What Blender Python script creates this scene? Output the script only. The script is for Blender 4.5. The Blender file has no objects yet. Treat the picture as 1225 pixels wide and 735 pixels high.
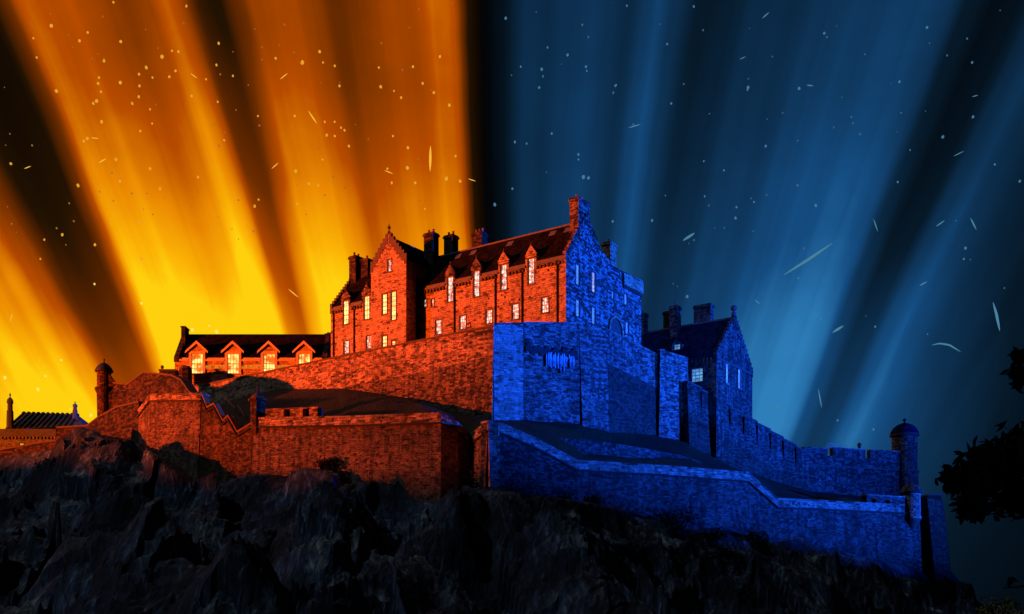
import bpy, bmesh, math, random
from mathutils import Vector, noise
from mathutils.geometry import tessellate_polygon
random.seed(7)
sc = bpy.context.scene
C = sc.collection
R = math.radians

# ------------------------------------------------------------------ camera
F = 1260.0; U0 = 612.5; V0 = 730.0; CZ = 2.0
cam_d = bpy.data.cameras.new('camera'); cam = bpy.data.objects.new('camera', cam_d); C.objects.link(cam)
cam.location = (0, 0, CZ); cam.rotation_euler = (R(90), 0, 0)
cam_d.sensor_width = 36; cam_d.lens = 36*F/1225; cam_d.shift_y = (V0-367.5)/1225
cam_d.clip_end = 5000; cam_d.clip_start = 0.1
sc.camera = cam

def P(u, v, Y):                      # a point of the place, from its bearing and its distance
    return Vector(((u-U0)/F*Y, Y, CZ+(V0-v)/F*Y))

# ------------------------------------------------------------------ world: aurora-like beams over a dusk sky
W = bpy.data.worlds.new('World'); sc.world = W; W.use_nodes = True
nt = W.node_tree; nt.nodes.clear(); L = nt.links.new
def N(t, **k):
    n = nt.nodes.new(t)
    for a, b in k.items(): setattr(n, a, b)
    return n
def M(op, a, b=None, c=None, clamp=False):
    n = N('ShaderNodeMath', operation=op, use_clamp=clamp)
    for i, s in enumerate((a, b, c)):
        if s is None: continue
        if isinstance(s, (int, float)): n.inputs[i].default_value = s
        else: L(s, n.inputs[i])
    return n.outputs[0]
def srgb(r, g, b):
    f = lambda c: (c/255/12.92) if c/255 <= .04045 else ((c/255+.055)/1.055)**2.4
    return (f(r), f(g), f(b), 1)
def ramp(tree, stops, interp='LINEAR'):
    n = tree.nodes.new('ShaderNodeValToRGB'); cr = n.color_ramp; cr.interpolation = interp
    while len(cr.elements) > 1: cr.elements.remove(cr.elements[0])
    cr.elements[0].position = stops[0][0]; cr.elements[0].color = stops[0][1]
    for p, c in stops[1:]:
        e = cr.elements.new(p); e.color = c
    return n
tc = N('ShaderNodeTexCoord'); sx = N('ShaderNodeSeparateXYZ'); L(tc.outputs['Generated'], sx.inputs[0])
dx, dy, dz = sx.outputs
axis = M('MULTIPLY_ADD', dy, 0.532, dz)                    # the beams fan out from a point below the horizon
wnz = N('ShaderNodeTexNoise'); wnz.inputs['Scale'].default_value = 3.2; wnz.inputs['Detail'].default_value = 4; L(tc.outputs['Generated'], wnz.inputs['Vector'])
phi = M('ADD', M('ARCTAN2', dx, axis), M('MULTIPLY_ADD', wnz.outputs['Fac'], .022, -.011))     # the beams waver a little
nz = N('ShaderNodeTexNoise', noise_dimensions='1D'); nz.inputs['Scale'].default_value = 1; nz.inputs['Detail'].default_value = 3
L(M('MULTIPLY', phi, 34), nz.inputs['W'])
streak = M('MULTIPLY_ADD', nz.outputs['Fac'], 0.46, 0.77)
nzw = N('ShaderNodeTexNoise'); nzw.inputs['Scale'].default_value = 5; nzw.inputs['Detail'].default_value = 4
L(tc.outputs['Generated'], nzw.inputs['Vector'])
nzx = N('ShaderNodeTexNoise'); nzx.inputs['Scale'].default_value = 17; nzx.inputs['Detail'].default_value = 6; nzx.inputs['Roughness'].default_value = .62
L(tc.outputs['Generated'], nzx.inputs['Vector'])
cloud = M('ADD', M('MULTIPLY_ADD', nzw.outputs['Fac'], 0.62, 0.58), M('MULTIPLY', nzx.outputs['Fac'], .22))
pos = M('MULTIPLY_ADD', phi, 1/1.6, 0.5)
def fan(st):
    r = ramp(nt, [(math.atan(t)/1.6+.5, (v, v, v, 1)) for t, v in st], 'B_SPLINE' if False else 'EASE')
    L(pos, r.inputs[0]); return r.outputs[0]
warmI = fan([(-.76,.52),(-.68,.64),(-.62,.76),(-.565,.68),(-.525,.44),(-.498,.12),(-.476,.07),(-.452,.09),(-.438,.34),(-.418,.78),(-.39,.66),(-.352,.60),
             (-.330,.48),(-.312,.58),(-.295,.80),(-.281,.54),(-.265,.20),(-.25,.15),(-.236,.40),(-.220,.62),(-.192,.68),(-.172,.55),(-.147,.40),(-.122,.52),(-.09,.60),
             (-.064,.82),(-.053,.80),(-.044,.45),(-.036,.12),(-.026,0)])
coldI = fan([(-.02,0),(-.008,.08),(.0,.22),(.015,.40),(.03,.36),(.05,.42),(.07,.50),(.088,.40),(.1,.32),(.115,.46),(.125,.60),(.14,.38),(.16,.20),
             (.19,.22),(.21,.33),(.235,.30),(.26,.42),(.3,.50),(.345,.60),(.37,.5),(.39,.2),(.41,.05),(.43,.08),(.45,.36),(.465,.46),(.485,.30),
             (.52,.22),(.58,.12),(.70,.03)])
hyp = M('SQRT', M('ADD', M('MULTIPLY', dx, dx), M('MULTIPLY', dy, dy)))
elev = M('ARCTAN2', dz, hyp)
def mapr(v, a, b, c, d, kind='SMOOTHSTEP'):
    n = N('ShaderNodeMapRange', interpolation_type=kind); L(v, n.inputs[0])
    for i, x in enumerate((a, b, c, d)): n.inputs[i+1].default_value = x
    return n.outputs[0]
def near(u, v, r):                                          # closeness to a direction in the sky
    d = Vector(((u-U0)/F, 1, (V0-v)/F)).normalized()
    dt = M('ADD', M('ADD', M('MULTIPLY', dx, d.x), M('MULTIPLY', dy, d.y)), M('MULTIPLY', dz, d.z))
    ang = M('ARCCOSINE', M('MINIMUM', dt, 0.99999))
    return mapr(ang, 0, r, 1, 0)
g = mapr(elev, .14, .46, 1, 0)
g1 = near(290, 460, .30)
heat = M('MULTIPLY', M('MULTIPLY', warmI, M('MULTIPLY', streak, cloud)), M('ADD', M('MULTIPLY_ADD', g, .38, .60), M('MULTIPLY', g1, .30)))
low_ = mapr(elev, .10, .30, 1, 0)
heat = M('ADD', heat, M('MULTIPLY', M('MULTIPLY', g1, g1), .20))
heat = M('ADD', heat, M('MULTIPLY', M('MULTIPLY', low_, mapr(phi, -.06, -.02, 1, 0)), .30))
heat = M('ADD', heat, M('MULTIPLY', M('MULTIPLY', near(350, 330, .27), mapr(phi, -.10, -.045, 1, 0)), .20))
heat = M('ADD', heat, M('MULTIPLY', mapr(warmI, .25, .6, 0, 1), .05))
hr = ramp(nt, [(0, srgb(4,3,2)), (.12, srgb(34,18,2)), (.32, srgb(108,44,0)), (.52, srgb(184,76,0)), (.70, srgb(234,136,2)), (.88, srgb(252,178,5)), (1, srgb(254,208,14))])
L(heat, hr.inputs[0])
g2 = near(935, 470, .36)
cold = M('MULTIPLY', M('MULTIPLY', coldI, M('MULTIPLY', streak, cloud)), M('MULTIPLY_ADD', g2, .62, .66))
cold = M('ADD', cold, M('MULTIPLY', M('MULTIPLY', g2, g2), .16))
cold = M('ADD', cold, M('MULTIPLY', near(985, 560, .22), .16))
cr_ = ramp(nt, [(0, srgb(3,7,11)), (.15, srgb(7,26,42)), (.35, srgb(14,50,84)), (.6, srgb(20,75,127)), (1, srgb(46,126,186))])
L(cold, cr_.inputs[0])
mix = N('ShaderNodeMix', data_type='RGBA'); L(mapr(phi, -.03, -.018, 0, 1, 'LINEAR'), mix.inputs[0])
L(hr.outputs[0], mix.inputs[6]); L(cr_.outputs[0], mix.inputs[7])
front = mapr(dy, -.1, .5, 0, 1)                             # the glow fills only that half of the sky
up = mapr(dz, -.05, .02, 0, 1)
glow = N('ShaderNodeBackground'); L(mix.outputs[2], glow.inputs[0]); L(M('MULTIPLY', front, up), glow.inputs[1])
sky = N('ShaderNodeTexSky', sky_type='NISHITA'); sky.sun_disc = False
sky.sun_elevation = R(-6); sky.sun_rotation = R(200)
dusk = N('ShaderNodeBackground'); dusk.inputs[1].default_value = 0.05; L(sky.outputs[0], dusk.inputs[0])
ad = N('ShaderNodeAddShader'); L(glow.outputs[0], ad.inputs[0]); L(dusk.outputs[0], ad.inputs[1])
wo = N('ShaderNodeOutputWorld'); L(ad.outputs[0], wo.inputs[0])

# ------------------------------------------------------------------ lights: added dim fill on the rock, coloured floodlights, added hall spots
def aim(o, target): o.rotation_euler = (Vector(target)-o.location).to_track_quat('-Z', 'Y').to_euler()
sd = bpy.data.lights.new('rock_fill', 'SUN'); sun = bpy.data.objects.new('rock_fill', sd); C.objects.link(sun)  # dim cool sun lamp added to bring out the rock
sd.energy = 0.50; sd.angle = R(0.5); sd.color = (.46, .68, 1); sun.location = (-95, 105, 150); aim(sun, (10, 128, 20))
def flood(name, loc, target, E, dist, half, col, soft=2.5, blend=.35):
    d = bpy.data.lights.new(name, 'SPOT'); o = bpy.data.objects.new(name, d); C.objects.link(o)
    d.energy = E*4*math.pi*dist*dist; d.color = col; d.spot_size = R(2*half); d.spot_blend = blend; d.shadow_soft_size = soft
    o.location = loc; aim(o, target); return o
flood('floodlight_orange', (-270, 50, 22), (-44, 178, 108), 15.0, 265, 27, (1, .095, .004), 3.5, 1.0)
flood('floodlight_blue', (245, 75, 22), (-2, 168, 66), 13.5, 260, 17.5, (.004, .078, 1), 2.5, .95)
flood('floodlight_orange', (-230, 120, 20), (-116, 255, 40), 3.2, 177, 9, (1, .16, .008), 2, .6)  # added spot to warm the far ribbed hall, no source seen
flood('floodlight_blue', (78, 10, 9), (28, 172, 46), 3.0, 170, 5.0, (.004, .10, 1), 1.0, .6)  # added blue fill spot for the gabled hall, no source seen

vs = sc.view_settings
vs.view_transform = 'Standard'; vs.look = 'None'; vs.exposure = 0; vs.gamma = 1; vs.use_curve_mapping = False

# ------------------------------------------------------------------ materials
def mat(name):
    m = bpy.data.materials.new(name); m.use_nodes = True
    t = m.node_tree; b = t.nodes['Principled BSDF']; b.inputs['Roughness'].default_value = .85
    b.inputs['Specular IOR Level'].default_value = .25
    return m, t, b
def nd(t, kind, **k):
    n = t.nodes.new(kind)
    for a, b in k.items(): setattr(n, a, b)
    return n
def mixc(t, fac, a, b, mode='MIX'):
    n = nd(t, 'ShaderNodeMix', data_type='RGBA', blend_type=mode)
    for i, s in ((0, fac), (6, a), (7, b)):
        if isinstance(s, (int, float)): n.inputs[i].default_value = s
        elif isinstance(s, tuple): n.inputs[i].default_value = s if len(s) == 4 else (*s, 1)
        else: t.links.new(s, n.inputs[i])
    return n.outputs[2]
def plain(name, col, rough=.8, emit=None, strength=0, spec=.25):
    m, t, b = mat(name)
    nn = nd(t, 'ShaderNodeTexNoise'); nn.inputs['Scale'].default_value = 1.7; nn.inputs['Detail'].default_value = 5
    tcn = nd(t, 'ShaderNodeTexCoord'); t.links.new(tcn.outputs['Object'], nn.inputs['Vector'])
    r = ramp(t, [(.3, (*[c*.72 for c in col], 1)), (.7, (*[min(1, c*1.2) for c in col], 1))]); t.links.new(nn.outputs['Fac'], r.inputs[0])
    t.links.new(r.outputs[0], b.inputs['Base Color']); b.inputs['Roughness'].default_value = rough
    b.inputs['Specular IOR Level'].default_value = spec
    if emit: b.inputs['Emission Color'].default_value = (*emit, 1); b.inputs['Emission Strength'].default_value = strength
    return m
def stone(name, lo, hi, bw=.72, bh=.34, dark=.42, stain=.5, mortar=(.022, .017, .014), bump=.6, holes=True, seed=0.0):
    m, t, b = mat(name); k = t.links.new
    uv = nd(t, 'ShaderNodeUVMap')
    geo = nd(t, 'ShaderNodeTexCoord')
    wob = nd(t, 'ShaderNodeTexNoise'); wob.inputs['Scale'].default_value = 1.1; wob.inputs['Detail'].default_value = 3
    k(uv.outputs[0], wob.inputs['Vector'])
    va = nd(t, 'ShaderNodeVectorMath', operation='MULTIPLY_ADD')
    k(wob.outputs['Color'], va.inputs[0]); va.inputs[1].default_value = (.22, .17, 0); k(uv.outputs[0], va.inputs[2])
    off = nd(t, 'ShaderNodeVectorMath', operation='ADD'); k(va.outputs[0], off.inputs[0]); off.inputs[1].default_value = (seed, seed*.7, 0)
    br = nd(t, 'ShaderNodeTexBrick'); br.offset = .5; br.squash = 1.35; br.squash_frequency = 3
    k(off.outputs[0], br.inputs['Vector'])
    br.inputs['Color1'].default_value = (0,0,0,1); br.inputs['Color2'].default_value = (1,1,1,1); br.inputs['Mortar'].default_value = (.5,.5,.5,1)
    br.inputs['Scale'].default_value = 1; br.inputs['Brick Width'].default_value = bw; br.inputs['Row Height'].default_value = bh
    br.inputs['Mortar Size'].default_value = .035; br.inputs['Mortar Smooth'].default_value = .6; br.inputs['Bias'].default_value = 0
    # rubble: cells flattened to courses, mixed with the coursing so that no row is perfect
    sc_ = nd(t, 'ShaderNodeMapping'); k(off.outputs[0], sc_.inputs[0]); sc_.inputs['Scale'].default_value = (1.0/bw, 1.0/bh, 1)
    vo = nd(t, 'ShaderNodeTexVoronoi'); vo.inputs['Scale'].default_value = 1.0; k(sc_.outputs[0], vo.inputs['Vector'])
    sp = nd(t, 'ShaderNodeSeparateColor'); k(vo.outputs['Color'], sp.inputs[0])
    rv = nd(t, 'ShaderNodeMath', operation='MULTIPLY_ADD'); k(sp.outputs[0], rv.inputs[0]); rv.inputs[1].default_value = .5
    h_ = nd(t, 'ShaderNodeMath', operation='MULTIPLY'); k(br.outputs['Color'], h_.inputs[0]); h_.inputs[1].default_value = .5; k(h_.outputs[0], rv.inputs[2])
    L3 = lambda f, c: (c[0]*f, c[1]*f, c[2]*f, 1)
    dk = ramp(t, [(0, L3(.12, lo)), (dark*.42, L3(.30, lo)), (dark*.75+.06, L3(.95, lo)), (.62, L3(.95, hi)), (.85, L3(1.15, hi)), (1, L3(1.5, hi))]); k(rv.outputs[0], dk.inputs[0])
    jn = nd(t, 'ShaderNodeTexNoise'); jn.inputs['Scale'].default_value = .9; jn.inputs['Detail'].default_value = 4; k(uv.outputs[0], jn.inputs['Vector'])
    jr = ramp(t, [(.38, (.15,.15,.15,1)), (.6, (1,1,1,1))]); k(jn.outputs['Fac'], jr.inputs[0])
    jm = nd(t, 'ShaderNodeMath', operation='MULTIPLY'); k(br.outputs['Fac'], jm.inputs[0]); k(jr.outputs[0], jm.inputs[1])
    c = mixc(t, jm.outputs[0], dk.outputs[0], tuple(mortar))
    # weathering: broad stains and runs
    n1 = nd(t, 'ShaderNodeTexNoise'); n1.inputs['Scale'].default_value = .21; n1.inputs['Detail'].default_value = 8; n1.inputs['Roughness'].default_value = .72
    k(geo.outputs['Object'], n1.inputs['Vector'])
    r1 = ramp(t, [(.32, (1-stain*.9,)*3+(1,)), (.52, (1,1,1,1)), (.72, (1.25,1.25,1.25,1))]); k(n1.outputs['Fac'], r1.inputs[0])
    c = mixc(t, 1.0, c, r1.outputs[0], 'MULTIPLY')
    mp = nd(t, 'ShaderNodeMapping'); k(uv.outputs[0], mp.inputs[0]); mp.inputs['Scale'].default_value = (1.3, .13, 1)
    n2 = nd(t, 'ShaderNodeTexNoise'); n2.inputs['Scale'].default_value = 1; n2.inputs['Detail'].default_value = 5; k(mp.outputs[0], n2.inputs['Vector'])
    r2 = ramp(t, [(.36, (1-stain,)*3+(1,)), (.55, (1,1,1,1))]); k(n2.outputs['Fac'], r2.inputs[0])
    c = mixc(t, .75, c, r2.outputs[0], 'MULTIPLY')
    n3 = nd(t, 'ShaderNodeTexNoise'); n3.inputs['Scale'].default_value = 5.5; n3.inputs['Detail'].default_value = 6; n3.inputs['Roughness'].default_value = .7
    k(uv.outputs[0], n3.inputs['Vector'])
    r3 = ramp(t, [(.36, (.12,.12,.12,1)), (.47, (.95,.95,.95,1)), (.7, (1.4,1.4,1.4,1))]); k(n3.outputs['Fac'], r3.inputs[0])
    c = mixc(t, .85, c, r3.outputs[0], 'MULTIPLY')
    if holes:
        v2 = nd(t, 'ShaderNodeTexVoronoi'); v2.inputs['Scale'].default_value = .9; k(va.outputs[0], v2.inputs['Vector'])
        s2 = nd(t, 'ShaderNodeSeparateColor'); k(v2.outputs['Color'], s2.inputs[0])
        lt = nd(t, 'ShaderNodeMath', operation='LESS_THAN'); k(v2.outputs['Distance'], lt.inputs[0]); lt.inputs[1].default_value = .16
        gt = nd(t, 'ShaderNodeMath', operation='GREATER_THAN'); k(s2.outputs[1], gt.inputs[0]); gt.inputs[1].default_value = .55
        mm = nd(t, 'ShaderNodeMath', operation='MULTIPLY'); k(lt.outputs[0], mm.inputs[0]); k(gt.outputs[0], mm.inputs[1])
        c = mixc(t, mm.outputs[0], c, (.015, .012, .01, 1))
    k(c, b.inputs['Base Color'])
    inv = nd(t, 'ShaderNodeMath', operation='MULTIPLY_ADD'); k(br.outputs['Fac'], inv.inputs[0]); inv.inputs[1].default_value = -1
    ad2 = nd(t, 'ShaderNodeMath', operation='MULTIPLY_ADD'); k(n3.outputs['Fac'], ad2.inputs[0]); ad2.inputs[1].default_value = 1.2; k(inv.outputs[0], ad2.inputs[2])
    ad3 = nd(t, 'ShaderNodeMath', operation='MULTIPLY_ADD'); k(sp.outputs[1], ad3.inputs[0]); ad3.inputs[1].default_value = .7; k(ad2.outputs[0], ad3.inputs[2])
    bp = nd(t, 'ShaderNodeBump'); bp.inputs['Strength'].default_value = bump; bp.inputs['Distance'].default_value = .12
    k(ad3.outputs[0], bp.inputs['Height']); k(bp.outputs[0], b.inputs['Normal'])
    return m
S_HOUSE = stone('stone_house', (.36,.22,.12), (.52,.34,.19), .66, .32, .30, .35)
S_SOOT = stone('stone_sooty', (.06,.04,.03), (.26,.17,.12), .66, .32, .5, .5, holes=False, seed=17.0)
S_UPPER = stone('stone_upper', (.26,.15,.075), (.50,.31,.17), .78, .33, .46, .5, seed=3.1)
S_LOWERDARK = stone('stone_lower_shade', (.034,.023,.018), (.095,.064,.05), .62, .28, .36, .45, holes=False, seed=9.3)  # darker lower masonry; the walls' diagonal shadow is painted into its colour
S_LOW = stone('stone_lower', (.11,.062,.034), (.26,.155,.085), .55, .25, .30, .85, holes=False, seed=5.7)
S_PALE = stone('stone_pale', (.22,.16,.125), (.44,.33,.26), .75, .34, .36, .6, seed=7.9)
S_MOSSY = stone('stone_mossy', (.025,.022,.020), (.11,.09,.085), .66, .28, .55, .85, seed=1.3)
S_BLUEW = stone('stone_rubble', (.050,.038,.035), (.155,.120,.105), .58, .26, .40, .9, seed=11.0)
S_OLD = stone('stone_old', (.020,.011,.006), (.085,.046,.022), .8, .36, .5, .6, holes=False, seed=13.0)
S_ZIG = stone('stone_streaked', (.055,.026,.008), (.19,.09,.026), .5, .25, .34, .9, holes=False, seed=29.0)
S_RUST2 = stone('stone_rusty_pale', (.14,.07,.02), (.42,.22,.06), .7, .32, .4, .6, holes=False, seed=41.0)
S_CORNER = stone('stone_clean_corner', (.30,.23,.18), (.52,.42,.36), .7, .32, .26, .4, holes=False, seed=43.0)
S_GABLE = stone('stone_gable_shade', (.085,.075,.065), (.34,.30,.27), .62, .3, .5, .6, seed=47.0)  # copy of the house stone, darker and greyer to carry the gable's shade
S_WARMSHADE = stone('stone_lower_shade_warm', (.075,.042,.022), (.25,.15,.085), .62, .28, .42, .75, holes=False, seed=53.0)  # softer version for the warm rampart, its shadow put into the colour
S_RUST = stone('stone_rusty', (.045,.020,.005), (.17,.075,.018), .6, .3, .45, .7, holes=False, seed=37.0)
S_FAR = stone('stone_far', (.42,.26,.17), (.56,.37,.26), .8, .36, .2, .3, holes=False, seed=15.0)
S_BATT = stone('stone_battery', (.055,.042,.040), (.16,.125,.12), .66, .3, .46, .75, holes=False, seed=19.0)
S_BAY = stone('stone_bay', (.13,.095,.085), (.34,.255,.225), .60, .28, .46, .75, seed=23.0)
TRIM = plain('dressed_stone', (.26,.18,.14)); COPE = stone('coping_stone', (.13,.095,.075), (.34,.25,.20), 1.25, 1.7, .3, .7, holes=False, seed=31.0); DARKTRIM = plain('sooty_stone', (.085,.062,.052))
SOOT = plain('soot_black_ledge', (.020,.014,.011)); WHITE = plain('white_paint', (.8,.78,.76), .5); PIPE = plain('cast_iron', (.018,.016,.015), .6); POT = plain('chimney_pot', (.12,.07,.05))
LEAD = plain('lead', (.10,.09,.09), .5); IRON = plain('iron_rail', (.25,.25,.26), .5)
PALETRIM = plain('painted_bargeboard', (.62,.46,.36))
def slate_mat(name, lo, hi):
    m, t, b = mat(name); k = t.links.new
    uv = nd(t, 'ShaderNodeUVMap'); br = nd(t, 'ShaderNodeTexBrick'); k(uv.outputs[0], br.inputs['Vector'])
    br.inputs['Color1'].default_value = (*lo, 1); br.inputs['Color2'].default_value = (*hi, 1); br.inputs['Mortar'].default_value = (.004,.004,.004,1)
    br.inputs['Scale'].default_value = 1; br.inputs['Brick Width'].default_value = .42; br.inputs['Row Height'].default_value = .34; br.inputs['Mortar Size'].default_value = .02
    n = nd(t, 'ShaderNodeTexNoise'); n.inputs['Scale'].default_value = .8; n.inputs['Detail'].default_value = 6; k(uv.outputs[0], n.inputs['Vector'])
    r = ramp(t, [(.3, (.5,.5,.5,1)), (.7, (1.6,1.5,1.4,1))]); k(n.outputs['Fac'], r.inputs[0])
    k(mixc(t, 1.0, br.outputs['Color'], r.outputs[0], 'MULTIPLY'), b.inputs['Base Color'])
    bp = nd(t, 'ShaderNodeBump'); bp.inputs['Strength'].default_value = .5; bp.inputs['Distance'].default_value = .05
    k(br.outputs['Fac'], bp.inputs['Height']); bp.invert = True; k(bp.outputs[0], b.inputs['Normal'])
    b.inputs['Roughness'].default_value = .9; b.inputs['Specular IOR Level'].default_value = 0
    return m
SLATE = slate_mat('slate', (.007,.005,.004), (.017,.012,.009))
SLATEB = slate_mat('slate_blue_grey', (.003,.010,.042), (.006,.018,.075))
def glass_mat(name, col, strength):
    m, t, b = mat(name); k = t.links.new
    uv = nd(t, 'ShaderNodeTexCoord'); n = nd(t, 'ShaderNodeTexNoise'); n.inputs['Scale'].default_value = 1.2; k(uv.outputs['Object'], n.inputs['Vector'])
    r = ramp(t, [(.35, (*[c*.45 for c in col], 1)), (.65, (*col, 1))]); k(n.outputs['Fac'], r.inputs[0])
    k(r.outputs[0], b.inputs['Emission Color']); b.inputs['Emission Strength'].default_value = strength
    b.inputs['Base Color'].default_value = (.03,.03,.035,1); b.inputs['Roughness'].default_value = .1
    return m
G_PALE = glass_mat('glass_pale_glow', (1,.80,.66), 1.35)  # not lit rooms: pane glow added to stand in for pale sashes
_t = G_PALE.node_tree; _r = [n for n in _t.nodes if n.type == 'VALTORGB'][0].color_ramp
_r.elements[0].color = (.16,.05,.07,1); _r.elements[0].position = .40; _r.elements[1].position = .56
[n for n in _t.nodes if n.type == 'TEX_NOISE'][0].inputs['Scale'].default_value = 2.2
G_WARM = glass_mat('glass_lit_room', (1,.66,.20), 2.6)
G_HOT = glass_mat('glass_bright_room', (1,.50,.06), 1.7)
_t = G_HOT.node_tree; _r = [n for n in _t.nodes if n.type == 'VALTORGB'][0].color_ramp
_r.elements[0].color = (.55,.09,.004,1); _r.elements[1].color = (1.3,.85,.22,1); _r.elements[0].position = .40; _r.elements[1].position = .62
[n for n in _t.nodes if n.type == 'TEX_NOISE'][0].inputs['Scale'].default_value = .75
G_COOL = glass_mat('glass_cool_glow', (.14,.40,.62), 1.0)  # same added pane glow for the blue side
G_LIT = glass_mat('glass_yellow_room', (.75,.8,.45), .9)
G_GREEN = glass_mat('glass_green_room', (.75,.7,.05), 1.2)

# ------------------------------------------------------------------ mesh helpers
class MB:
    def __init__(s): s.v = []; s.f = []; s.m = []
    def face(s, pts, mi=0):
        i = len(s.v); s.v += [Vector(p) for p in pts]; s.f.append(tuple(range(i, i+len(pts)))); s.m.append(mi)
    def facing(s, pts, n, mi=0):
        pts = [Vector(p) for p in pts]
        nn = Vector((0,0,0))
        for i in range(len(pts)): nn += pts[i].cross(pts[(i+1) % len(pts)])
        if nn.dot(n) < 0: pts.reverse()
        s.face(pts, mi)
    def hexa(s, b, t, mi=0):                      # bottom 4 and top 4 points, same winding
        c = sum((Vector(p) for p in b+t), Vector())/8
        q = [b, t]+[[b[i], b[(i+1)%4], t[(i+1)%4], t[i]] for i in range(4)]
        for f in q:
            fc = sum((Vector(p) for p in f), Vector())/4
            pts = [Vector(p) for p in f]
            n = (pts[1]-pts[0]).cross(pts[2]-pts[1])
            if n.length < 1e-9: n = (pts[2]-pts[0]).cross(pts[3]-pts[0])
            if n.dot(fc-c) < 0: pts.reverse()
            s.face(pts, mi)
    def box(s, a, b, mi=0):
        x0,y0,z0 = a; x1,y1,z1 = b
        s.hexa([(x0,y0,z0),(x1,y0,z0),(x1,y1,z0),(x0,y1,z0)], [(x0,y0,z1),(x1,y0,z1),(x1,y1,z1),(x0,y1,z1)], mi)
    def obox(s, o, ux, n, x0, x1, d0, d1, z0, z1, mi=0):   # box in a wall's own frame: along ux, out along n
        o = Vector(o); Z = Vector((0,0,1)); q = lambda x, d, z: o+ux*x+n*d+Z*z
        s.hexa([q(x0,d0,z0),q(x1,d0,z0),q(x1,d1,z0),q(x0,d1,z0)], [q(x0,d0,z1),q(x1,d0,z1),q(x1,d1,z1),q(x0,d1,z1)], mi)
    def bar(s, a, b, w, mi=0):
        a = Vector(a); b = Vector(b); d = (b-a).normalized()
        u = d.cross(Vector((0,0,1)));
        if u.length < .01: u = Vector((1,0,0))
        u.normalize(); w2 = d.cross(u)
        k = [u*w/2+w2*w/2, -u*w/2+w2*w/2, -u*w/2-w2*w/2, u*w/2-w2*w/2]
        s.hexa([a+x for x in k], [b+x for x in k], mi)
    def lathe(s, c, prof, n=20, mi=0):
        c = Vector(c)
        for (r0,z0),(r1,z1) in zip(prof, prof[1:]):
            for i in range(n):
                a0, a1 = 2*math.pi*i/n, 2*math.pi*(i+1)/n
                q = lambda r, a, z: c+Vector((r*math.cos(a), r*math.sin(a), z))
                p = [q(r0,a0,z0), q(r0,a1,z0), q(r1,a1,z1), q(r1,a0,z1)]
                if r0 < 1e-5: p = [p[0]]+p[2:]
                elif r1 < 1e-5: p = p[:3]
                s.face(p, mi)
    def tube(s, pts, r0, r1, n=7, mi=0):
        pts = [Vector(p) for p in pts]; rings = []
        for i, p in enumerate(pts):
            d = (pts[min(i+1,len(pts)-1)]-pts[max(i-1,0)]).normalized()
            u = d.cross(Vector((.3,.2,1))).normalized(); w = d.cross(u)
            r = r0+(r1-r0)*i/(len(pts)-1)
            rings.append([p+(u*math.cos(a)+w*math.sin(a))*r for a in [2*math.pi*j/n for j in range(n)]])
        for A, B in zip(rings, rings[1:]):
            for j in range(n): s.face([A[j], A[(j+1)%n], B[(j+1)%n], B[j]], mi)
    def build(s, name, mats, parent=None, smooth=False, weld=False, world=True):
        me = bpy.data.meshes.new(name)
        off = parent_origin(parent) if (parent and world) else Vector((0,0,0))
        me.from_pydata([p-off for p in s.v], [], s.f)
        for m in (mats if isinstance(mats, (list, tuple)) else [mats]): me.materials.append(m)
        me.polygons.foreach_set('material_index', s.m)
        uvl = me.uv_layers.new(name='UVMap')
        for p in me.polygons:
            n = p.normal
            t = Vector((-n.y, n.x, 0)) if abs(n.z) < .95 else Vector((1,0,0))
            t.normalize(); w = n.cross(t)
            if w.z < 0: w = -w
            for li in p.loop_indices:
                co = me.vertices[me.loops[li].vertex_index].co+off*1.0
                uvl.data[li].uv = (co.dot(t), co.dot(w))
        if weld or smooth:
            bm = bmesh.new(); bm.from_mesh(me); bmesh.ops.remove_doubles(bm, verts=bm.verts, dist=1e-4); bm.to_mesh(me); bm.free()
        if smooth:
            for p in me.polygons: p.use_smooth = True
        o = bpy.data.objects.new(name, me); C.objects.link(o)
        if parent: o.parent = parent
        return o
_org = {}
def parent_origin(o):
    t = Vector((0,0,0))
    while o: t += _org.get(o.name, Vector((0,0,0))); o = o.parent
    return t
def tag(o, label=None, cat=None, group=None, kind=None):
    for k, v in (('label', label), ('category', cat), ('group', group), ('kind', kind)):
        if v: o[k] = v
    return o
def thing(name, label, cat, loc=(0,0,0), rz=0, group=None):
    o = bpy.data.objects.new(name, None); C.objects.link(o); o.location = loc; o.rotation_euler = (0,0,rz)
    _org[o.name] = Vector(loc) if rz == 0 else Vector((0,0,0))
    return tag(o, label, cat, group)

def facade(mb, o, ux, n, outline, holes, depth=.28, mi=0):
    o = Vector(o); Z = Vector((0,0,1)); q = lambda x, z, d=0: o+ux*x+Z*z-n*d
    loops = [[Vector((x, z, 0)) for x, z in outline]]+[[Vector(p+(0,)) for p in ((x0,z0),(x1,z0),(x1,z1),(x0,z1))] for x0,x1,z0,z1 in holes]
    flat = [p for l in loops for p in l]
    for tri in tessellate_polygon(loops): mb.facing([q(flat[i].x, flat[i].y) for i in tri], n, mi)
    for x0,x1,z0,z1 in holes:
        mb.facing([q(x0,z0),q(x0,z1),q(x0,z1,depth),q(x0,z0,depth)], ux, mi)
        mb.facing([q(x1,z0),q(x1,z1),q(x1,z1,depth),q(x1,z0,depth)], -ux, mi)
        mb.facing([q(x0,z0),q(x1,z0),q(x1,z0,depth),q(x0,z0,depth)], Z, mi)
        mb.facing([q(x0,z1),q(x1,z1),q(x1,z1,depth),q(x0,z1,depth)], -Z, mi)
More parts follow.
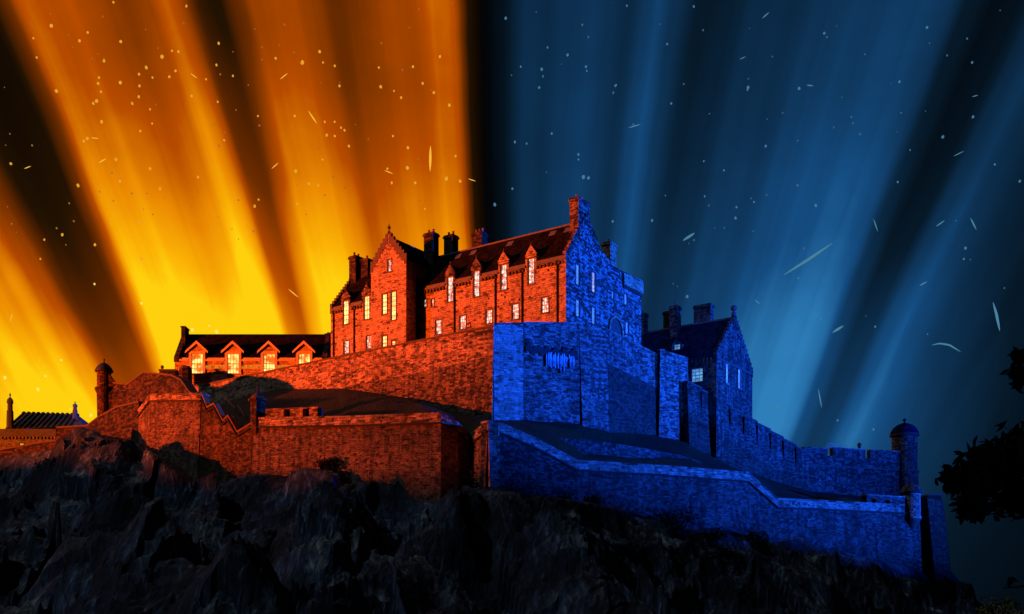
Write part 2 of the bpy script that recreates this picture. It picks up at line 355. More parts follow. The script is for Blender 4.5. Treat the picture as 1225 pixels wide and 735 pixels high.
def window(parent, o, ux, n, x0, x1, z0, z1, glass, nx=2, ny=4, surround=DARKTRIM, bar=.085, world=False, depth=.2, margin=.2, proud=.05):
    w = MB()
    for a in ((x0-margin, x0, z0, z1), (x1, x1+margin, z0, z1), (x0-margin, x1+margin, z1, z1+margin)): w.obox(o, ux, n, a[0], a[1], -.1, proud, a[2], a[3])
    w.obox(o, ux, n, x0-margin-.06, x1+margin+.06, -.1, proud+.08, z0-.16, z0)
    wo_ = w.build('window', surround, parent, world=world)
    p = MB(); p.obox(o, ux, n, x0+.01, x1-.01, -depth-.03, -depth, z0+.01, z1-.01); p.build('pane', glass, wo_, world=world)
    f = MB(); e = .075
    for a in ((x0, x0+e, z0, z1), (x1-e, x1, z0, z1), (x0+e, x1-e, z0, z0+e), (x0+e, x1-e, z1-e, z1)): f.obox(o, ux, n, a[0], a[1], -depth+.002, -depth+.09, a[2], a[3])
    for i in range(1, nx):
        c = x0+(x1-x0)*i/nx; f.obox(o, ux, n, c-bar/2, c+bar/2, -depth+.004, -depth+.06, z0+e, z1-e)
    for j in range(1, ny):
        c = z0+(z1-z0)*j/ny; hh = bar*(.9 if j == ny//2 else .55)
        f.obox(o, ux, n, x0+e, x1-e, -depth+.006, -depth+.07, c-hh, c+hh)
    f.build('frame', WHITE, wo_, world=world)
    return wo_
def chimney(parent, x, y, z0, z1, wx, wy, mtl, pots=2, world=False):
    c = MB(); c.box((x-wx/2, y-wy/2, z0), (x+wx/2, y+wy/2, z1-.5))
    c.box((x-wx/2-.14, y-wy/2-.14, z1-.5), (x+wx/2+.14, y+wy/2+.14, z1-.22)); c.box((x-wx/2-.05, y-wy/2-.05, z1-.22), (x+wx/2+.05, y+wy/2+.05, z1))
    ch = c.build('chimney', mtl, parent, world=world)
    for i in range(pots):
        t = (i+.5)/pots-.5
        p = MB(); px, py = (x+t*wx, y) if wx >= wy else (x, y+t*wy)
        p.lathe((px, py, z1-.01), [(.19,0),(.16,.5),(.2,.55),(.2,.68),(0,.68)], 10); p.build('chimney_pot', POT, ch, world=world)
    return ch
def crow(mb, o, ux, n, a, b, d0, d1, rise=.9):    # stepped coping up a gable from a=(x,z) to b
    k = max(3, round(abs(b[1]-a[1])/.62)); s = (b[0]-a[0])/k; r = (b[1]-a[1])/k
    for i in range(k):
        x0, x1 = sorted((a[0]+s*i, a[0]+s*(i+1))); z0 = a[1]+r*i
        mb.obox(o, ux, n, x0, x1, d0, d1, z0-.7, z0+r+rise*.38)

# ------------------------------------------------------------------ ground and rock
SHADE_CREST = [(40,18),(80,19),(97,20.2),(108,21.4),(118,24),(135,24.6),(160,24),(185,20),(210,8)]  # crest heights set by where the added hill's shade should end
SHADE_CREST2 = [(60,20),(84,21.3),(96,21.2),(108,17.2),(120,15.2),(130,12.5),(145,10),(170,8)]
FOOT = [(-60,552,172),(0,548,170),(68,537,166),(112,522,160),(175,536,151),(243,585,146),(300,562,143.5),(400,572,138),(500,584,133),(548,588,129),(584,596,126.5),
        (640,602,130),(690,608,134),(800,626,140),(895,640,146),(960,650,150),(1100,682,162.5),(1137,682,170),(1190,742,172),(1300,815,172)]
foot = [P(*a) for a in FOOT]
def lerp_foot(x):
    if x <= foot[0].x: return foot[0].y, foot[0].z
    for a, b in zip(foot, foot[1:]):
        if x <= b.x:
            t = (x-a.x)/(b.x-a.x); return a.y+(b.y-a.y)*t, a.z+(b.z-a.z)*t
    return foot[-1].y, foot[-1].z
def seg(px, py, a, b):
    ax, ay = a.x, a.y; vx, vy = b.x-ax, b.y-ay
    t = max(0, min(1, ((px-ax)*vx+(py-ay)*vy)/(vx*vx+vy*vy)))
    return math.hypot(px-ax-vx*t, py-ay-vy*t), a.z+(b.z-a.z)*t
RIDGES = [  # (spine, half-width, sharpness)
    ([P(590,597,124), P(560,612,119), P(500,640,112), P(430,690,102), P(380,728,94)], 7, 1.1),
    ([P(590,597,124), P(650,640,113), P(740,700,100), P(800,735,90)], 9, 1.0),
    ([P(402,592,131), P(440,575,133), P(500,568,134)], 5, 1.6),
    ([P(178,545,146), P(200,537,144), P(218,550,142)], 3.2, 2.4),
    ([P(352,563,138), P(372,556,137), P(404,570,135)], 2.6, 2.2),
    ([P(60,560,150), P(150,545,146)], 4, 1.0),
    ([P(250,612,128), P(330,625,122), P(400,650,114)], 5, 1.0),
    ([P(90,650,118), P(200,660,112), P(300,690,104)], 4, 1.0),
]
def fbm(x, y, z, o): return noise.fractal(Vector((x, y, z)), 1.0, 2.1, o)
def height(x, y):
    Yf, zf = lerp_foot(x); d = Yf-y
    if d < 0: z = zf+min(1.2, -d*.25)
    else:
        s = .58+.16*noise.noise(Vector((x*.045, 3, 7)))
        z = zf-s*d
        # ledges: the slope breaks into scarps
        q = fbm(x*.055+5, y*.055, 1.3, 4)
        z += 2.6*q*min(1, d/6)
        st = 3.2; ph = (z+1.6*fbm(x*.08, y*.08, 9.1, 3))/st; fr = ph-math.floor(ph)
        z += st*1.0*(fr**3-fr)*min(1, d/5)
    for pts, w, k in RIDGES:
        if x < min(p.x for p in pts)-3*w or x > max(p.x for p in pts)+3*w: continue
        best = -1e9
        for a, b in zip(pts, pts[1:]):
            dd, zz = seg(x, y, a, b)
            best = max(best, zz-k*max(0, dd-w*.2)*(1+.25*noise.noise(Vector((x*.3, y*.3, 2)))))
        if best > z: z = z+(best-z)*.92
    a = min(1, max(.10, d/4))
    wx = x+2.2*noise.noise(Vector((x*.12, y*.12, 5.5))); wy = y+2.2*noise.noise(Vector((x*.12, y*.12, 15.5)))
    p = wx*.82+wy*.25; q = wy*.6-wx*.3
    r0 = 1-abs(noise.noise(Vector((p*.085, q*.06, 4.9))))*2.4
    for S_, sl_ in ((15.0, .80), (7.0, .75), (3.0, .38), (1.4, .20)):
        vx, vy = (wx*.9+wy*.35)/S_, (wy*1.25-wx*.3)/S_
        sp = noise.voronoi(Vector((vx, vy, S_)))[1][0]
        cl = noise.cell_vector(sp*7.31+Vector((.5,.5,.5)))
        z += a*sl_*S_*.5*((cl.x-.5)*2*(vx-sp.x)+(cl.y-.35)*2*(vy-sp.y)+(cl.z-.5)*.55)*min(1, d/5)
    r1 = 1-abs(noise.noise(Vector((p*.20, q*.11, 1.7))))*2.2
    r2 = 1-abs(noise.noise(Vector((p*.52, q*.24, 8.1))))*2.2
    r3 = 1-abs(noise.noise(Vector((p*1.25, q*.5, 3.3))))*2.2
    z += a*(1.6*(r0-.55)*max(0, min(1, (Yf-y)/9))+.45*(r1-.5)+.30*(r2-.5)*(.5+max(0,r1))+.12*(r3-.5)+.06*fbm(x*2.1, y*1.6, z, 2)-.2)
    lim = zf+.9-.12*max(0, Yf-y)
    if z > lim: z = lim+(z-lim)*.12
    return max(z, .25+.5*noise.noise(Vector((x*.1, y*.1, 0))))
rk = MB(); X0, X1, Y0, Y1 = -98.0, 112.0, 76.0, 178.0; ST = .38
nxg = int((X1-X0)/ST)+1; nyg = int((Y1-Y0)/ST)+1
vv = []; ff = []
for j in range(nyg):
    y = Y0+j*ST
    for i in range(nxg):
        x = X0+i*ST; z = height(x, y)
        e = min(1, (x-X0)/4, (X1-x)/4, (y-Y0)/4); z = z*e-.3*(1-e) if e < 1 else z
        vv.append((x, y, z))
for j in range(nyg-1):
    for i in range(nxg-1):
        a = j*nxg+i; ff.append((a, a+1, a+nxg+1, a+nxg))
me = bpy.data.meshes.new('rock_hill'); me.from_pydata(vv, [], ff)
for p in me.polygons: p.use_smooth = False
rock = bpy.data.objects.new('rock_hill', me); C.objects.link(rock); rock['kind'] = 'structure'
m, t, b = mat('basalt'); k = t.links.new
g_ = nd(t, 'ShaderNodeNewGeometry'); tcn = nd(t, 'ShaderNodeTexCoord')
mp = nd(t, 'ShaderNodeMapping'); k(tcn.outputs['Object'], mp.inputs[0]); mp.inputs['Scale'].default_value = (1.5, .9, .42); mp.inputs['Rotation'].default_value = (R(-12), R(38), R(12))
n1 = nd(t, 'ShaderNodeTexNoise'); n1.inputs['Scale'].default_value = .9; n1.inputs['Detail'].default_value = 10; n1.inputs['Roughness'].default_value = .66; n1.inputs['Distortion'].default_value = .3; k(mp.outputs[0], n1.inputs['Vector'])
n2 = nd(t, 'ShaderNodeTexNoise'); n2.inputs['Scale'].default_value = .13; n2.inputs['Detail'].default_value = 5; k(tcn.outputs['Object'], n2.inputs['Vector'])
vr = nd(t, 'ShaderNodeTexVoronoi', feature='DISTANCE_TO_EDGE'); vr.inputs['Scale'].default_value = .42; k(mp.outputs[0], vr.inputs['Vector'])
rc = ramp(t, [(.32, (.005,.009,.014,1)), (.47, (.018,.028,.042,1)), (.58, (.040,.056,.080,1)), (.66, (.12,.15,.20,1)), (.75, (.40,.45,.52,1))]); k(n1.outputs['Fac'], rc.inputs[0])
rg = ramp(t, [(.32, (.010,.016,.012,1)), (.5, (.045,.060,.050,1)), (.68, (.17,.17,.15,1))]); k(n1.outputs['Fac'], rg.inputs[0])
sn = nd(t, 'ShaderNodeSeparateXYZ'); k(g_.outputs['Normal'], sn.inputs[0])
av = nd(t, 'ShaderNodeMath', operation='MULTIPLY_ADD'); k(n2.outputs['Fac'], av.inputs[0]); av.inputs[1].default_value = 1.5; k(sn.outputs[2], av.inputs[2])
gr = ramp(t, [(.0, (0,0,0,1)), (1, (1,1,1,1))]); gm = nd(t, 'ShaderNodeMapRange'); k(av.outputs[0], gm.inputs[0]); gm.inputs[1].default_value = 1.3; gm.inputs[2].default_value = 1.65
cc = mixc(t, gm.outputs[0], rc.outputs[0], rg.outputs[0])
ck = ramp(t, [(0, (.15,.15,.15,1)), (.06, (1,1,1,1))]); k(vr.outputs['Distance'], ck.inputs[0])
cc = mixc(t, .8, cc, ck.outputs[0], 'MULTIPLY')
r2 = ramp(t, [(.36, (.10,.11,.13,1)), (.5, (.8,.8,.8,1)), (.66, (2.3,2.25,2.3,1))]); k(n2.outputs['Fac'], r2.inputs[0])
wm = nd(t, 'ShaderNodeMapping'); k(tcn.outputs['Object'], wm.inputs[0]); wm.inputs['Rotation'].default_value = (0, R(28), R(8))
wv = nd(t, 'ShaderNodeTexWave'); wv.inputs['Scale'].default_value = .10; wv.inputs['Distortion'].default_value = 2.2; wv.inputs['Detail'].default_value = 3; wv.inputs['Detail Scale'].default_value = .6; k(wm.outputs[0], wv.inputs['Vector'])
wr = ramp(t, [(.972, (0,0,0,1)), (.995, (.55,.55,.55,1))]); k(wv.outputs['Fac'], wr.inputs[0])
wk = ramp(t, [(.50, (0,0,0,1)), (.62, (1,1,1,1))]); n9 = nd(t, 'ShaderNodeTexNoise'); n9.inputs['Scale'].default_value = .22; n9.inputs['Detail'].default_value = 5; k(tcn.outputs['Object'], n9.inputs['Vector']); k(n9.outputs['Fac'], wk.inputs[0])
wq = nd(t, 'ShaderNodeMath', operation='MULTIPLY'); k(wr.outputs[0], wq.inputs[0]); k(wk.outputs[0], wq.inputs[1])
cc = mixc(t, wq.outputs[0], cc, (.16,.18,.22,1))
k(mixc(t, 1, cc, r2.outputs[0], 'MULTIPLY'), b.inputs['Base Color'])
bp = nd(t, 'ShaderNodeBump'); bp.inputs['Strength'].default_value = .7; bp.inputs['Distance'].default_value = .35; k(n1.outputs['Fac'], bp.inputs['Height']); k(bp.outputs[0], b.inputs['Normal'])
b.inputs['Roughness'].default_value = .8
me.materials.append(m); ROCK = m
GRASSM = plain('dark_turf', (.030,.038,.020))
gd = MB(); gd.face([(-3000,-1500,0),(3000,-1500,0),(3000,4000,0),(-3000,4000,0)])
go = gd.build('ground', GRASSM); go['kind'] = 'structure'
# unseen added hills, crests shaped to shade the rock from the floodlights
def shade_ridge(name, SP, xc, y0, NY, half=42):
    vv = []; ff = []; NX = 48
    for j in range(NY):
        y = y0+2.0*j; cz = 0
        for (ya, za), (yb_, zb_) in zip([(y0,0)]+SP, SP+[(y0+2*NY,0)]):
            if ya <= y <= yb_: cz = za+(zb_-za)*(y-ya)/(yb_-ya)
        for i in range(NX):
            x = xc-45+1.9*i; q_ = min(1, abs(x-xc)/half); vv.append((x, y, cz*(1-q_*q_*(3-2*q_))+(.35*fbm(x*.2, y*.2, 3, 4) if q_ < .95 else -.2)-.3))
    for j in range(NY-1):
        for i in range(NX-1): a = j*NX+i; ff.append((a, a+1, a+NX+1, a+NX))
    me = bpy.data.meshes.new(name); me.from_pydata(vv, [], ff); me.materials.append(GRASSM)
    o = bpy.data.objects.new(name, me); C.objects.link(o); o['kind'] = 'structure'
shade_ridge('unseen_shade_hill', SHADE_CREST, -130, 20, 100)
shade_ridge('unseen_shade_hill', SHADE_CREST2, 152, 40, 70, 36)

def spline(pts, n):
    pts = [Vector(p) for p in pts]; L_ = [0]
    for a, b in zip(pts, pts[1:]): L_.append(L_[-1]+(b-a).length)
    out = []
    for i in range(n):
        s = L_[-1]*i/(n-1)
        for j in range(len(pts)-1):
            if s <= L_[j+1]+1e-6:
                out.append(pts[j].lerp(pts[j+1], (s-L_[j])/max(1e-6, L_[j+1]-L_[j]))); break
    return out
def loft(name, A, B, nu, nv, bulge=0.0, mid=None):
    A = spline(A, nu); B = spline(B, nu); v = []; f = []
    for j in range(nv+1):
        tt = j/nv
        for i in range(nu):
            p = A[i].lerp(B[i], tt)
            p.z += bulge*math.sin(math.pi*tt)+.35*fbm(p.x*.15, p.y*.15, 0, 4)*math.sin(math.pi*tt)+.12*fbm(p.x*.9, p.y*.9, 0, 3)
            v.append(p)
    for j in range(nv):
        for i in range(nu-1): f.append((j*nu+i, j*nu+i+1, (j+1)*nu+i+1, (j+1)*nu+i))
    me = bpy.data.meshes.new(name); me.from_pydata([tuple(p) for p in v], [], f); me.materials.append(TURF)
    o = bpy.data.objects.new(name, me); C.objects.link(o); o['kind'] = 'structure'
    for p in me.polygons: p.use_smooth = True
    return v
m, t, b = mat('turf_bank'); k = t.links.new
tcn = nd(t, 'ShaderNodeTexCoord'); n1 = nd(t, 'ShaderNodeTexNoise'); n1.inputs['Scale'].default_value = 3; n1.inputs['Detail'].default_value = 8; k(tcn.outputs['Object'], n1.inputs['Vector'])
n2 = nd(t, 'ShaderNodeTexNoise'); n2.inputs['Scale'].default_value = .2; n2.inputs['Detail'].default_value = 4; k(tcn.outputs['Object'], n2.inputs['Vector'])
r = ramp(t, [(.35, (.006,.007,.002,1)), (.6, (.019,.023,.005,1)), (.75, (.042,.044,.009,1))]); k(n1.outputs['Fac'], r.inputs[0])
r2 = ramp(t, [(.35, (.6,.6,.6,1)), (.65, (1.4,1.3,1.1,1))]); k(n2.outputs['Fac'], r2.inputs[0])
k(mixc(t, 1, r.outputs[0], r2.outputs[0], 'MULTIPLY'), b.inputs['Base Color'])
bp = nd(t, 'ShaderNodeBump'); bp.inputs['Distance'].default_value = .2; k(n1.outputs['Fac'], bp.inputs['Height']); k(bp.outputs[0], b.inputs['Normal'])
TURF = m
bank_l = loft('grass_bank', [P(240,482,152),P(268,512,149.5),P(303,508,148.5),(P(420,505,142)),P(528,502,135),P(548,514,134),P(563,528,138),P(586,513,131)],
     [P(238,490,179),P(262,484,176),P(290,475,173),P(330,466,168.5),P(410,464,159.5),P(480,475,152.5),P(545,493,146.6),P(592,503,142.6)], 90, 22, .35)
bank_r = loft('grass_bank', [P(586,513,131),P(640,532,135),P(690,559,139),P(800,567,145),P(895,576,151),P(930,605,153),P(1085,611,165)],
     [P(592,503,142.6),P(625,503,144.6),P(693,507,148.4),P(725,512,151.6),P(787,521,161.5),P(822,530,163),P(880,560,170),P(906,568,173),P(967,588,179.5),P(1090,599,186)], 110, 20, .25)

# ------------------------------------------------------------------ ramparts
def wall_mesh(mb, pts, thick, batter, mi=0, mi_low=None, split=None, sub=1.4):
    """pts: (x, y, ztop, zbot) along the outer face, castle side on the left of travel"""
    Z = Vector((0,0,1)); nrm = []
    for a, b in zip(pts, pts[1:]):
        d = Vector((b[0]-a[0], b[1]-a[1], 0)).normalized(); nrm.append(Vector((d.y, -d.x, 0)))
    vn = []
    for i in range(len(pts)):
        A = nrm[max(0, i-1)]; B = nrm[min(len(nrm)-1, i)]; m_ = (A+B)
        m_ = m_.normalized() if m_.length > .2 else A
        vn.append(m_/max(.45, m_.dot(B)))
    for i in range(len(pts)-1):
        a, b = pts[i], pts[i+1]; n = nrm[i]
        ln = math.hypot(b[0]-a[0], b[1]-a[1]); ks = max(1, int(ln/sub))
        def at(s, frac):                      # frac 0 top .. 1 bottom
            x = a[0]+(b[0]-a[0])*s; y = a[1]+(b[1]-a[1])*s; zt = a[2]+(b[2]-a[2])*s; zb = a[3]+(b[3]-a[3])*s
            vo = vn[i].lerp(vn[i+1], s); zz = zt+(zb-zt)*frac
            jit = .05*noise.noise(Vector((x*.6, y*.6, zz*.6))) if 0 < frac else 0
            return Vector((x, y, zz))+vo*(batter*(zt-zz)+jit)
        rows = 6
        sp_ = split(i) if split else None
        for j in range(ks):
            s0, s1 = j/ks, (j+1)/ks
            fr = [q/rows for q in range(rows+1)]
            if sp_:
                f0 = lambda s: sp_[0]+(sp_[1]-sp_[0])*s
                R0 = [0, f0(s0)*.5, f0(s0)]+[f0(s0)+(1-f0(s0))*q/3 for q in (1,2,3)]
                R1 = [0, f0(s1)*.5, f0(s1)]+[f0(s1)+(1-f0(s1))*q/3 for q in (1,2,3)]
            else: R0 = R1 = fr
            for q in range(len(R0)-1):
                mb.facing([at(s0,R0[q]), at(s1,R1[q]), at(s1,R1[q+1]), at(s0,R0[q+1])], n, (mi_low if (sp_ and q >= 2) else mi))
        A0, B0 = Vector((a[0],a[1],a[2])), Vector((b[0],b[1],b[2])); Ai, Bi = A0-vn[i]*thick, B0-vn[i+1]*thick
        mb.facing([A0,B0,Bi,Ai], Z, mi)
        Al, Bl = Vector((Ai.x,Ai.y,a[3])), Vector((Bi.x,Bi.y,b[3])); mb.facing([Ai,Bi,Bl,Al], -n, mi)
    for e, i in ((pts[0],0),(pts[-1],len(pts)-1)):
        T = Vector((e[0],e[1],e[2])); B_ = Vector((e[0],e[1],e[3]))+vn[i]*batter*(e[2]-e[3]); Ti = T-vn[i]*thick; Bi = Vector((Ti.x,Ti.y,e[3]))
        d = Vector((pts[1][0]-pts[0][0], pts[1][1]-pts[0][1], 0)) if i == 0 else Vector((pts[-2][0]-pts[-1][0], pts[-2][1]-pts[-1][1], 0))
        mb.facing([T,B_,Bi,Ti], -d, mi)
    return nrm, vn
def band(mb, pts, vn, d0, d1, z0, z1, batter=0, mi=0):   # a strip that follows the wall, z measured from its top
    for i in range(len(pts)-1):
        a, b = pts[i], pts[i+1]
        def q(p, n, d, z): return Vector((p[0],p[1],p[2]+z))+n*(d+max(0,-z)*batter)
        mb.hexa([q(a,vn[i],d0,z0),q(b,vn[i+1],d0,z0),q(b,vn[i+1],d1,z0),q(a,vn[i],d1,z0)],
                [q(a,vn[i],d0,z1),q(b,vn[i+1],d0,z1),q(b,vn[i+1],d1,z1),q(a,vn[i],d1,z1)], mi)
def W4(u, v, Y, zb): p = P(u, v, Y); return (p.x, p.y, p.z, zb)
def rampart(name, label, cat, pts, mtl, thick=1.4, batter=.06, cope=COPE, para=None, string=None, ph=1.15, split=None, low=None, group=None):
    mid = pts[len(pts)//2]; base = (mid[0], mid[1], min(p[3] for p in pts))
    th = thing(name, label, cat, base, 0, group)
    mb = MB(); nr, vn = wall_mesh(mb, pts, thick, batter, 0, 1 if low else None, split)
    mb.build('wall', [mtl]+([low] if low else []), th)
    if cope:
        c = MB(); band(c, pts, vn, -thick-.08, .10, .004, .26); c.build('coping', cope, th)
    if para:
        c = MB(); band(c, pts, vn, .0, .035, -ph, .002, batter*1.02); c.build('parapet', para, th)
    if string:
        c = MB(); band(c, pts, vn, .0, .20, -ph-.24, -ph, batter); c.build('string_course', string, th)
    return th, vn

# upper rampart, warm side
Q = P(590.5,391,143)
up_w = [W4(232,463,181,28), W4(250,460,179,29), (*P(420,425,158.2)[:2], P(420,425,158.2).z, 30), (Q.x, Q.y, Q.z, 25)]
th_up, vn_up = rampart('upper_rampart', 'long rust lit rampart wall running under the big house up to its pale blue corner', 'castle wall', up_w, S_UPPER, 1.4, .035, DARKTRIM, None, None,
        split=lambda i: {0:(.8,.9), 1:(.9,.44), 2:(.44,.25)}[i], low=S_WARMSHADE)  # split runs along the painted shadow's diagonal edge
# drain slots in it
def slot_rows(parent, spec, col=PIPE):
    for (u, v, Y, w, h) in spec:
        p = P(u, v, Y); mb = MB(); ax = Vector((.806,-.59,0)); n = Vector((-.59,-.806,0))
        for r_ in range(3):
            for c_ in range(3):
                if random.random() < .8: mb.obox(p, ax, n, c_*w-.05*r_, c_*w+w*.55, -.3, .06, -r_*h, -r_*h+h*.6)
        mb.build('drain_slots', col, parent)
# upper rampart, cold side: bright corner block, tall bay, then the two faces that run back
A_ = [(Q.x, Q.y, P(590.5,389,143).z, 24), W4(626,388,144.9,24)]
rampart('rampart_corner_bay', 'narrow pale blue corner block of the upper rampart beside the rust lit wall', 'castle wall', A_, S_CORNER, 4, .012, COPE, None, None)
B_ = [W4(626.4,387.5,144.9,24), W4(693,388,148.7,24)]
thB, vnB = rampart('rampart_middle_bay', 'tall blue rampart bay with icy white lime runs under a dark damp band', 'castle wall', B_, S_BAY, 4, .015, COPE, None, None)
D_ = [W4(693.2,394,148.9,24), W4(725,395,151.8,24), W4(789,427,163,24)]
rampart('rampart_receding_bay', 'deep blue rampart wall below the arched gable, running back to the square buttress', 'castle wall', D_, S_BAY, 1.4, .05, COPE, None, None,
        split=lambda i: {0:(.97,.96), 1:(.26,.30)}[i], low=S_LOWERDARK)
E_ = [W4(786,420,163.6,22), W4(790,420,161.6,22), W4(822,430,164.6,22), W4(823,431,168,22)]
thE, vnE = rampart('wall_buttress', 'square blue buttress tower projecting where the upper wall turns', 'wall tower', E_, S_BAY, 1.2, .03, COPE, None, None)
# lime runs and the damp band on the middle bay
ux = Vector((B_[1][0]-B_[0][0], B_[1][1]-B_[0][1], 0)).normalized(); nB = Vector((ux.y, -ux.x, 0))
lm = MB(); random.seed(3)
o3 = Vector((B_[0][0], B_[0][1], 0))
for i in range(17):
    x = 3.4+i*.27+random.uniform(-.09,.09); zt = P(640,425,146).z+random.uniform(-.2,.5); ln = random.choice([.6,1,1.6,2.1,2.5])*random.uniform(.8,1.1); w = random.uniform(.03,.075)
    off = .35+random.uniform(0,.02)
    lm.obox(o3, ux, nB, x-w, x+w, 0, off+.05, zt-ln*.5, zt); lm.obox(o3, ux, nB, x-w*.5, x+w*.5, 0, off+.06, zt-ln, zt-ln*.5)
lm.build('lime_runs', plain('lime', (.5,.62,.68)), thB)
dm = MB()
for i in range(40):
    x = .2+i*.205; zt = P(640,424,146).z+.25*math.sin(i*.9)+random.uniform(-.2,.2)
    dm.obox(o3, ux, nB, x, x+.204, 0, .25, zt, zt+random.uniform(.7,1.3))
dm.build('damp_band', plain('damp', (.03,.025,.03)), thB)

# stepped curtain wall running down to the battery
Fp = [P(822,456,163), P(967,543,180)]
steps = 9; fpts = []
for i in range(steps):
    a = Fp[0].lerp(Fp[1], i/steps); b2 = Fp[0].lerp(Fp[1], (i+1)/steps)
    fpts += [(a.x, a.y, a.z-.15, 14), (b2.x-(.01 if i < steps-1 else 0), b2.y, a.z-.85 if i < steps-1 else b2.z, 14)]
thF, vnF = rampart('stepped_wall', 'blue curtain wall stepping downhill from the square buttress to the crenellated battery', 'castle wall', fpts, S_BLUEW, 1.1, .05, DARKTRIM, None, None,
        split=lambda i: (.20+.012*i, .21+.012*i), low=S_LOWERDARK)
for i in range(1, 9):                                 # flat buttress strips
    a = Fp[0].lerp(Fp[1], i/steps); b3 = MB(); d = (Fp[1]-Fp[0]); d.z = 0; d.normalize(); n = Vector((d.y,-d.x,0))
    b3.obox((a.x,a.y,0), d, n, -.28, .28, -.1, .34, a.z-3.2, a.z-.35); b3.build('pilaster', S_BLUEW, thF)

# battery with crenels, round lookout tower
g0 = P(962,540,180); g1_ = P(1095,537.5,188)
gd_ = Vector((g1_.x-g0.x, g1_.y-g0.y, 0)); gl = gd_.length; gd_.normalize(); gn = Vector((gd_.y,-gd_.x,0))
ztop = 29.9; zsill = 28.6
thG = thing('battery_wall', 'blue battery wall with two gun openings in its parapet beside the domed tower', 'castle wall', (g0.x, g0.y, 12))
mb = MB(); wall_mesh(mb, [(g0.x,g0.y,zsill-1.9,10), (g1_.x,g1_.y,zsill-1.9,10)], 1.5, .05); mb.build('wall', S_BATT, thG)
mb = MB(); mb.obox((g0.x,g0.y,0), gd_, gn, 0, gl, -1.5, .14, zsill-1.9, zsill-1.65); mb.build('string_course', DARKTRIM, thG)
mb = MB()
px = lambda u: (u-962)/(1095-962)*gl
mb.obox((g0.x,g0.y,0), gd_, gn, 0, gl, -1.0, 0, zsill-1.65, zsill)
for (a, b2, h) in ((962,989,ztop-.15),(995.5,1034,ztop+.05),(1040,1095,ztop+.1)): mb.obox((g0.x,g0.y,0), gd_, gn, px(a), px(b2), -1.0, 0, zsill, h)
mb.build('parapet', S_BATT, thG)
mb = MB()
for (a, b2, h) in ((962,989,ztop-.15),(995.5,1034,ztop+.05),(1040,1082,ztop+.1)): mb.obox((g0.x,g0.y,0), gd_, gn, px(a), px(b2), -1.1, .1, h+.003, h+.2)
mb.build('coping', COPE, thG)
tw = P(1082,545,188.5)
thT = thing('lookout_tower', 'round blue lookout tower with a lead dome, rising from the battery wall end', 'tower', (tw.x, tw.y, 10))
kx = 188/F
mb = MB(); mb.lathe((tw.x,tw.y,0), [(2.9,10),(2.75,14),(2.5,21),(2.32,26.6),(2.2,27),(2.2,33.2)], 26); mb.build('shaft', S_BATT, thT)
mb = MB(); mb.lathe((tw.x,tw.y,0), [(2.2,26.5),(2.52,26.55),(2.52,26.85),(2.2,26.95)], 26); mb.build('string_course', DARKTRIM, thT); mb = MB(); mb.lathe((tw.x,tw.y,0), [(2.15,33),(2.55,33.1),(2.6,33.35),(2.2,33.4)], 26); mb.build('string_course', DARKTRIM, thT)
mb = MB(); mb.lathe((tw.x,tw.y,33.35), [(2.5,0),(2.35,.55),(1.95,1.2),(1.3,1.75),(.5,2.05),(.18,2.1),(.12,2.4),(.3,2.55),(.3,2.8),(0,2.95)], 26)
mb.build('dome', SLATEB, thT, smooth=True)
mb = MB(); mb.obox((tw.x,tw.y,0), gd_, gn, -.1+.1, .25+.1, 1.5, 2.26, 29, 30.5); mb.build('arrow_slit', PIPE, thT); mb = MB(); mb.obox((tw.x,tw.y,0), gd_, gn, -.6, -.35, 1.5, 2.5, 22.6, 24); mb.build('arrow_slit', PIPE, thT)
# platform rail behind the battery
th = thing('platform_rail', 'thin pale metal railing standing above the battery parapet', 'railing', (*(P(1001,535,186)[:2]), 28))
for i in range(7):
    p = P(990+3.8*i, 533, 183.5+.35*i); mb = MB(); mb.bar((p.x,p.y,28.4), (p.x,p.y,31.0), .06); mb.build('post', IRON, th)
mb = MB(); a = P(990,533,183.5); b2 = P(1013,533,185.6); mb.bar((a.x,a.y,31.0),(b2.x,b2.y,31.0),.07); mb.bar((a.x,a.y,30.5),(b2.x,b2.y,30.5),.05); mb.build('handrail', IRON, th)
# lamp housing beside it
p = P(1028,534,185.5); th = thing('parapet_lantern', 'small dark lantern on the battery parapet between the gun openings', 'lantern', (p.x,p.y,29.8))
mb = MB(); mb.lathe((p.x,p.y,29.9), [(.25,0),(.2,.15),(.08,.2),(.08,.6)], 10); mb.build('base', PIPE, th)
mb = MB(); mb.lathe((p.x,p.y,30.5), [(.1,0),(.3,.15),(.36,.6),(.42,.64),(.1,.95),(0,1.1)], 8); mb.build('lamp_head', PIPE, th)

# lower rampart, warm side
lo_w = [W4(303,502,143,14), W4(420,500,136.3,13), W4(528,496,130,12), W4(547,507,130.4,11), W4(563,522,132.2,11), W4(584,505.5,127.2,11)]
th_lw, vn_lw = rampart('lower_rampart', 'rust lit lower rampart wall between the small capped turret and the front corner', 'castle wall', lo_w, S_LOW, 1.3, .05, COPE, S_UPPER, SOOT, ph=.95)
Rr = lo_w[-1]
lo_c = [(Rr[0]+.02, Rr[1]-.02, Rr[2], 9), W4(602,509.5,128.9,9), W4(640,526,132.2,9), W4(690,552.5,136,9)]
rampart('front_corner_wall', 'mossy blue grey corner wall at the front, sloping down from the rust lit side', 'castle wall', lo_c, S_MOSSY, 1.3, .045, COPE, S_PALE, SOOT, ph=.95)
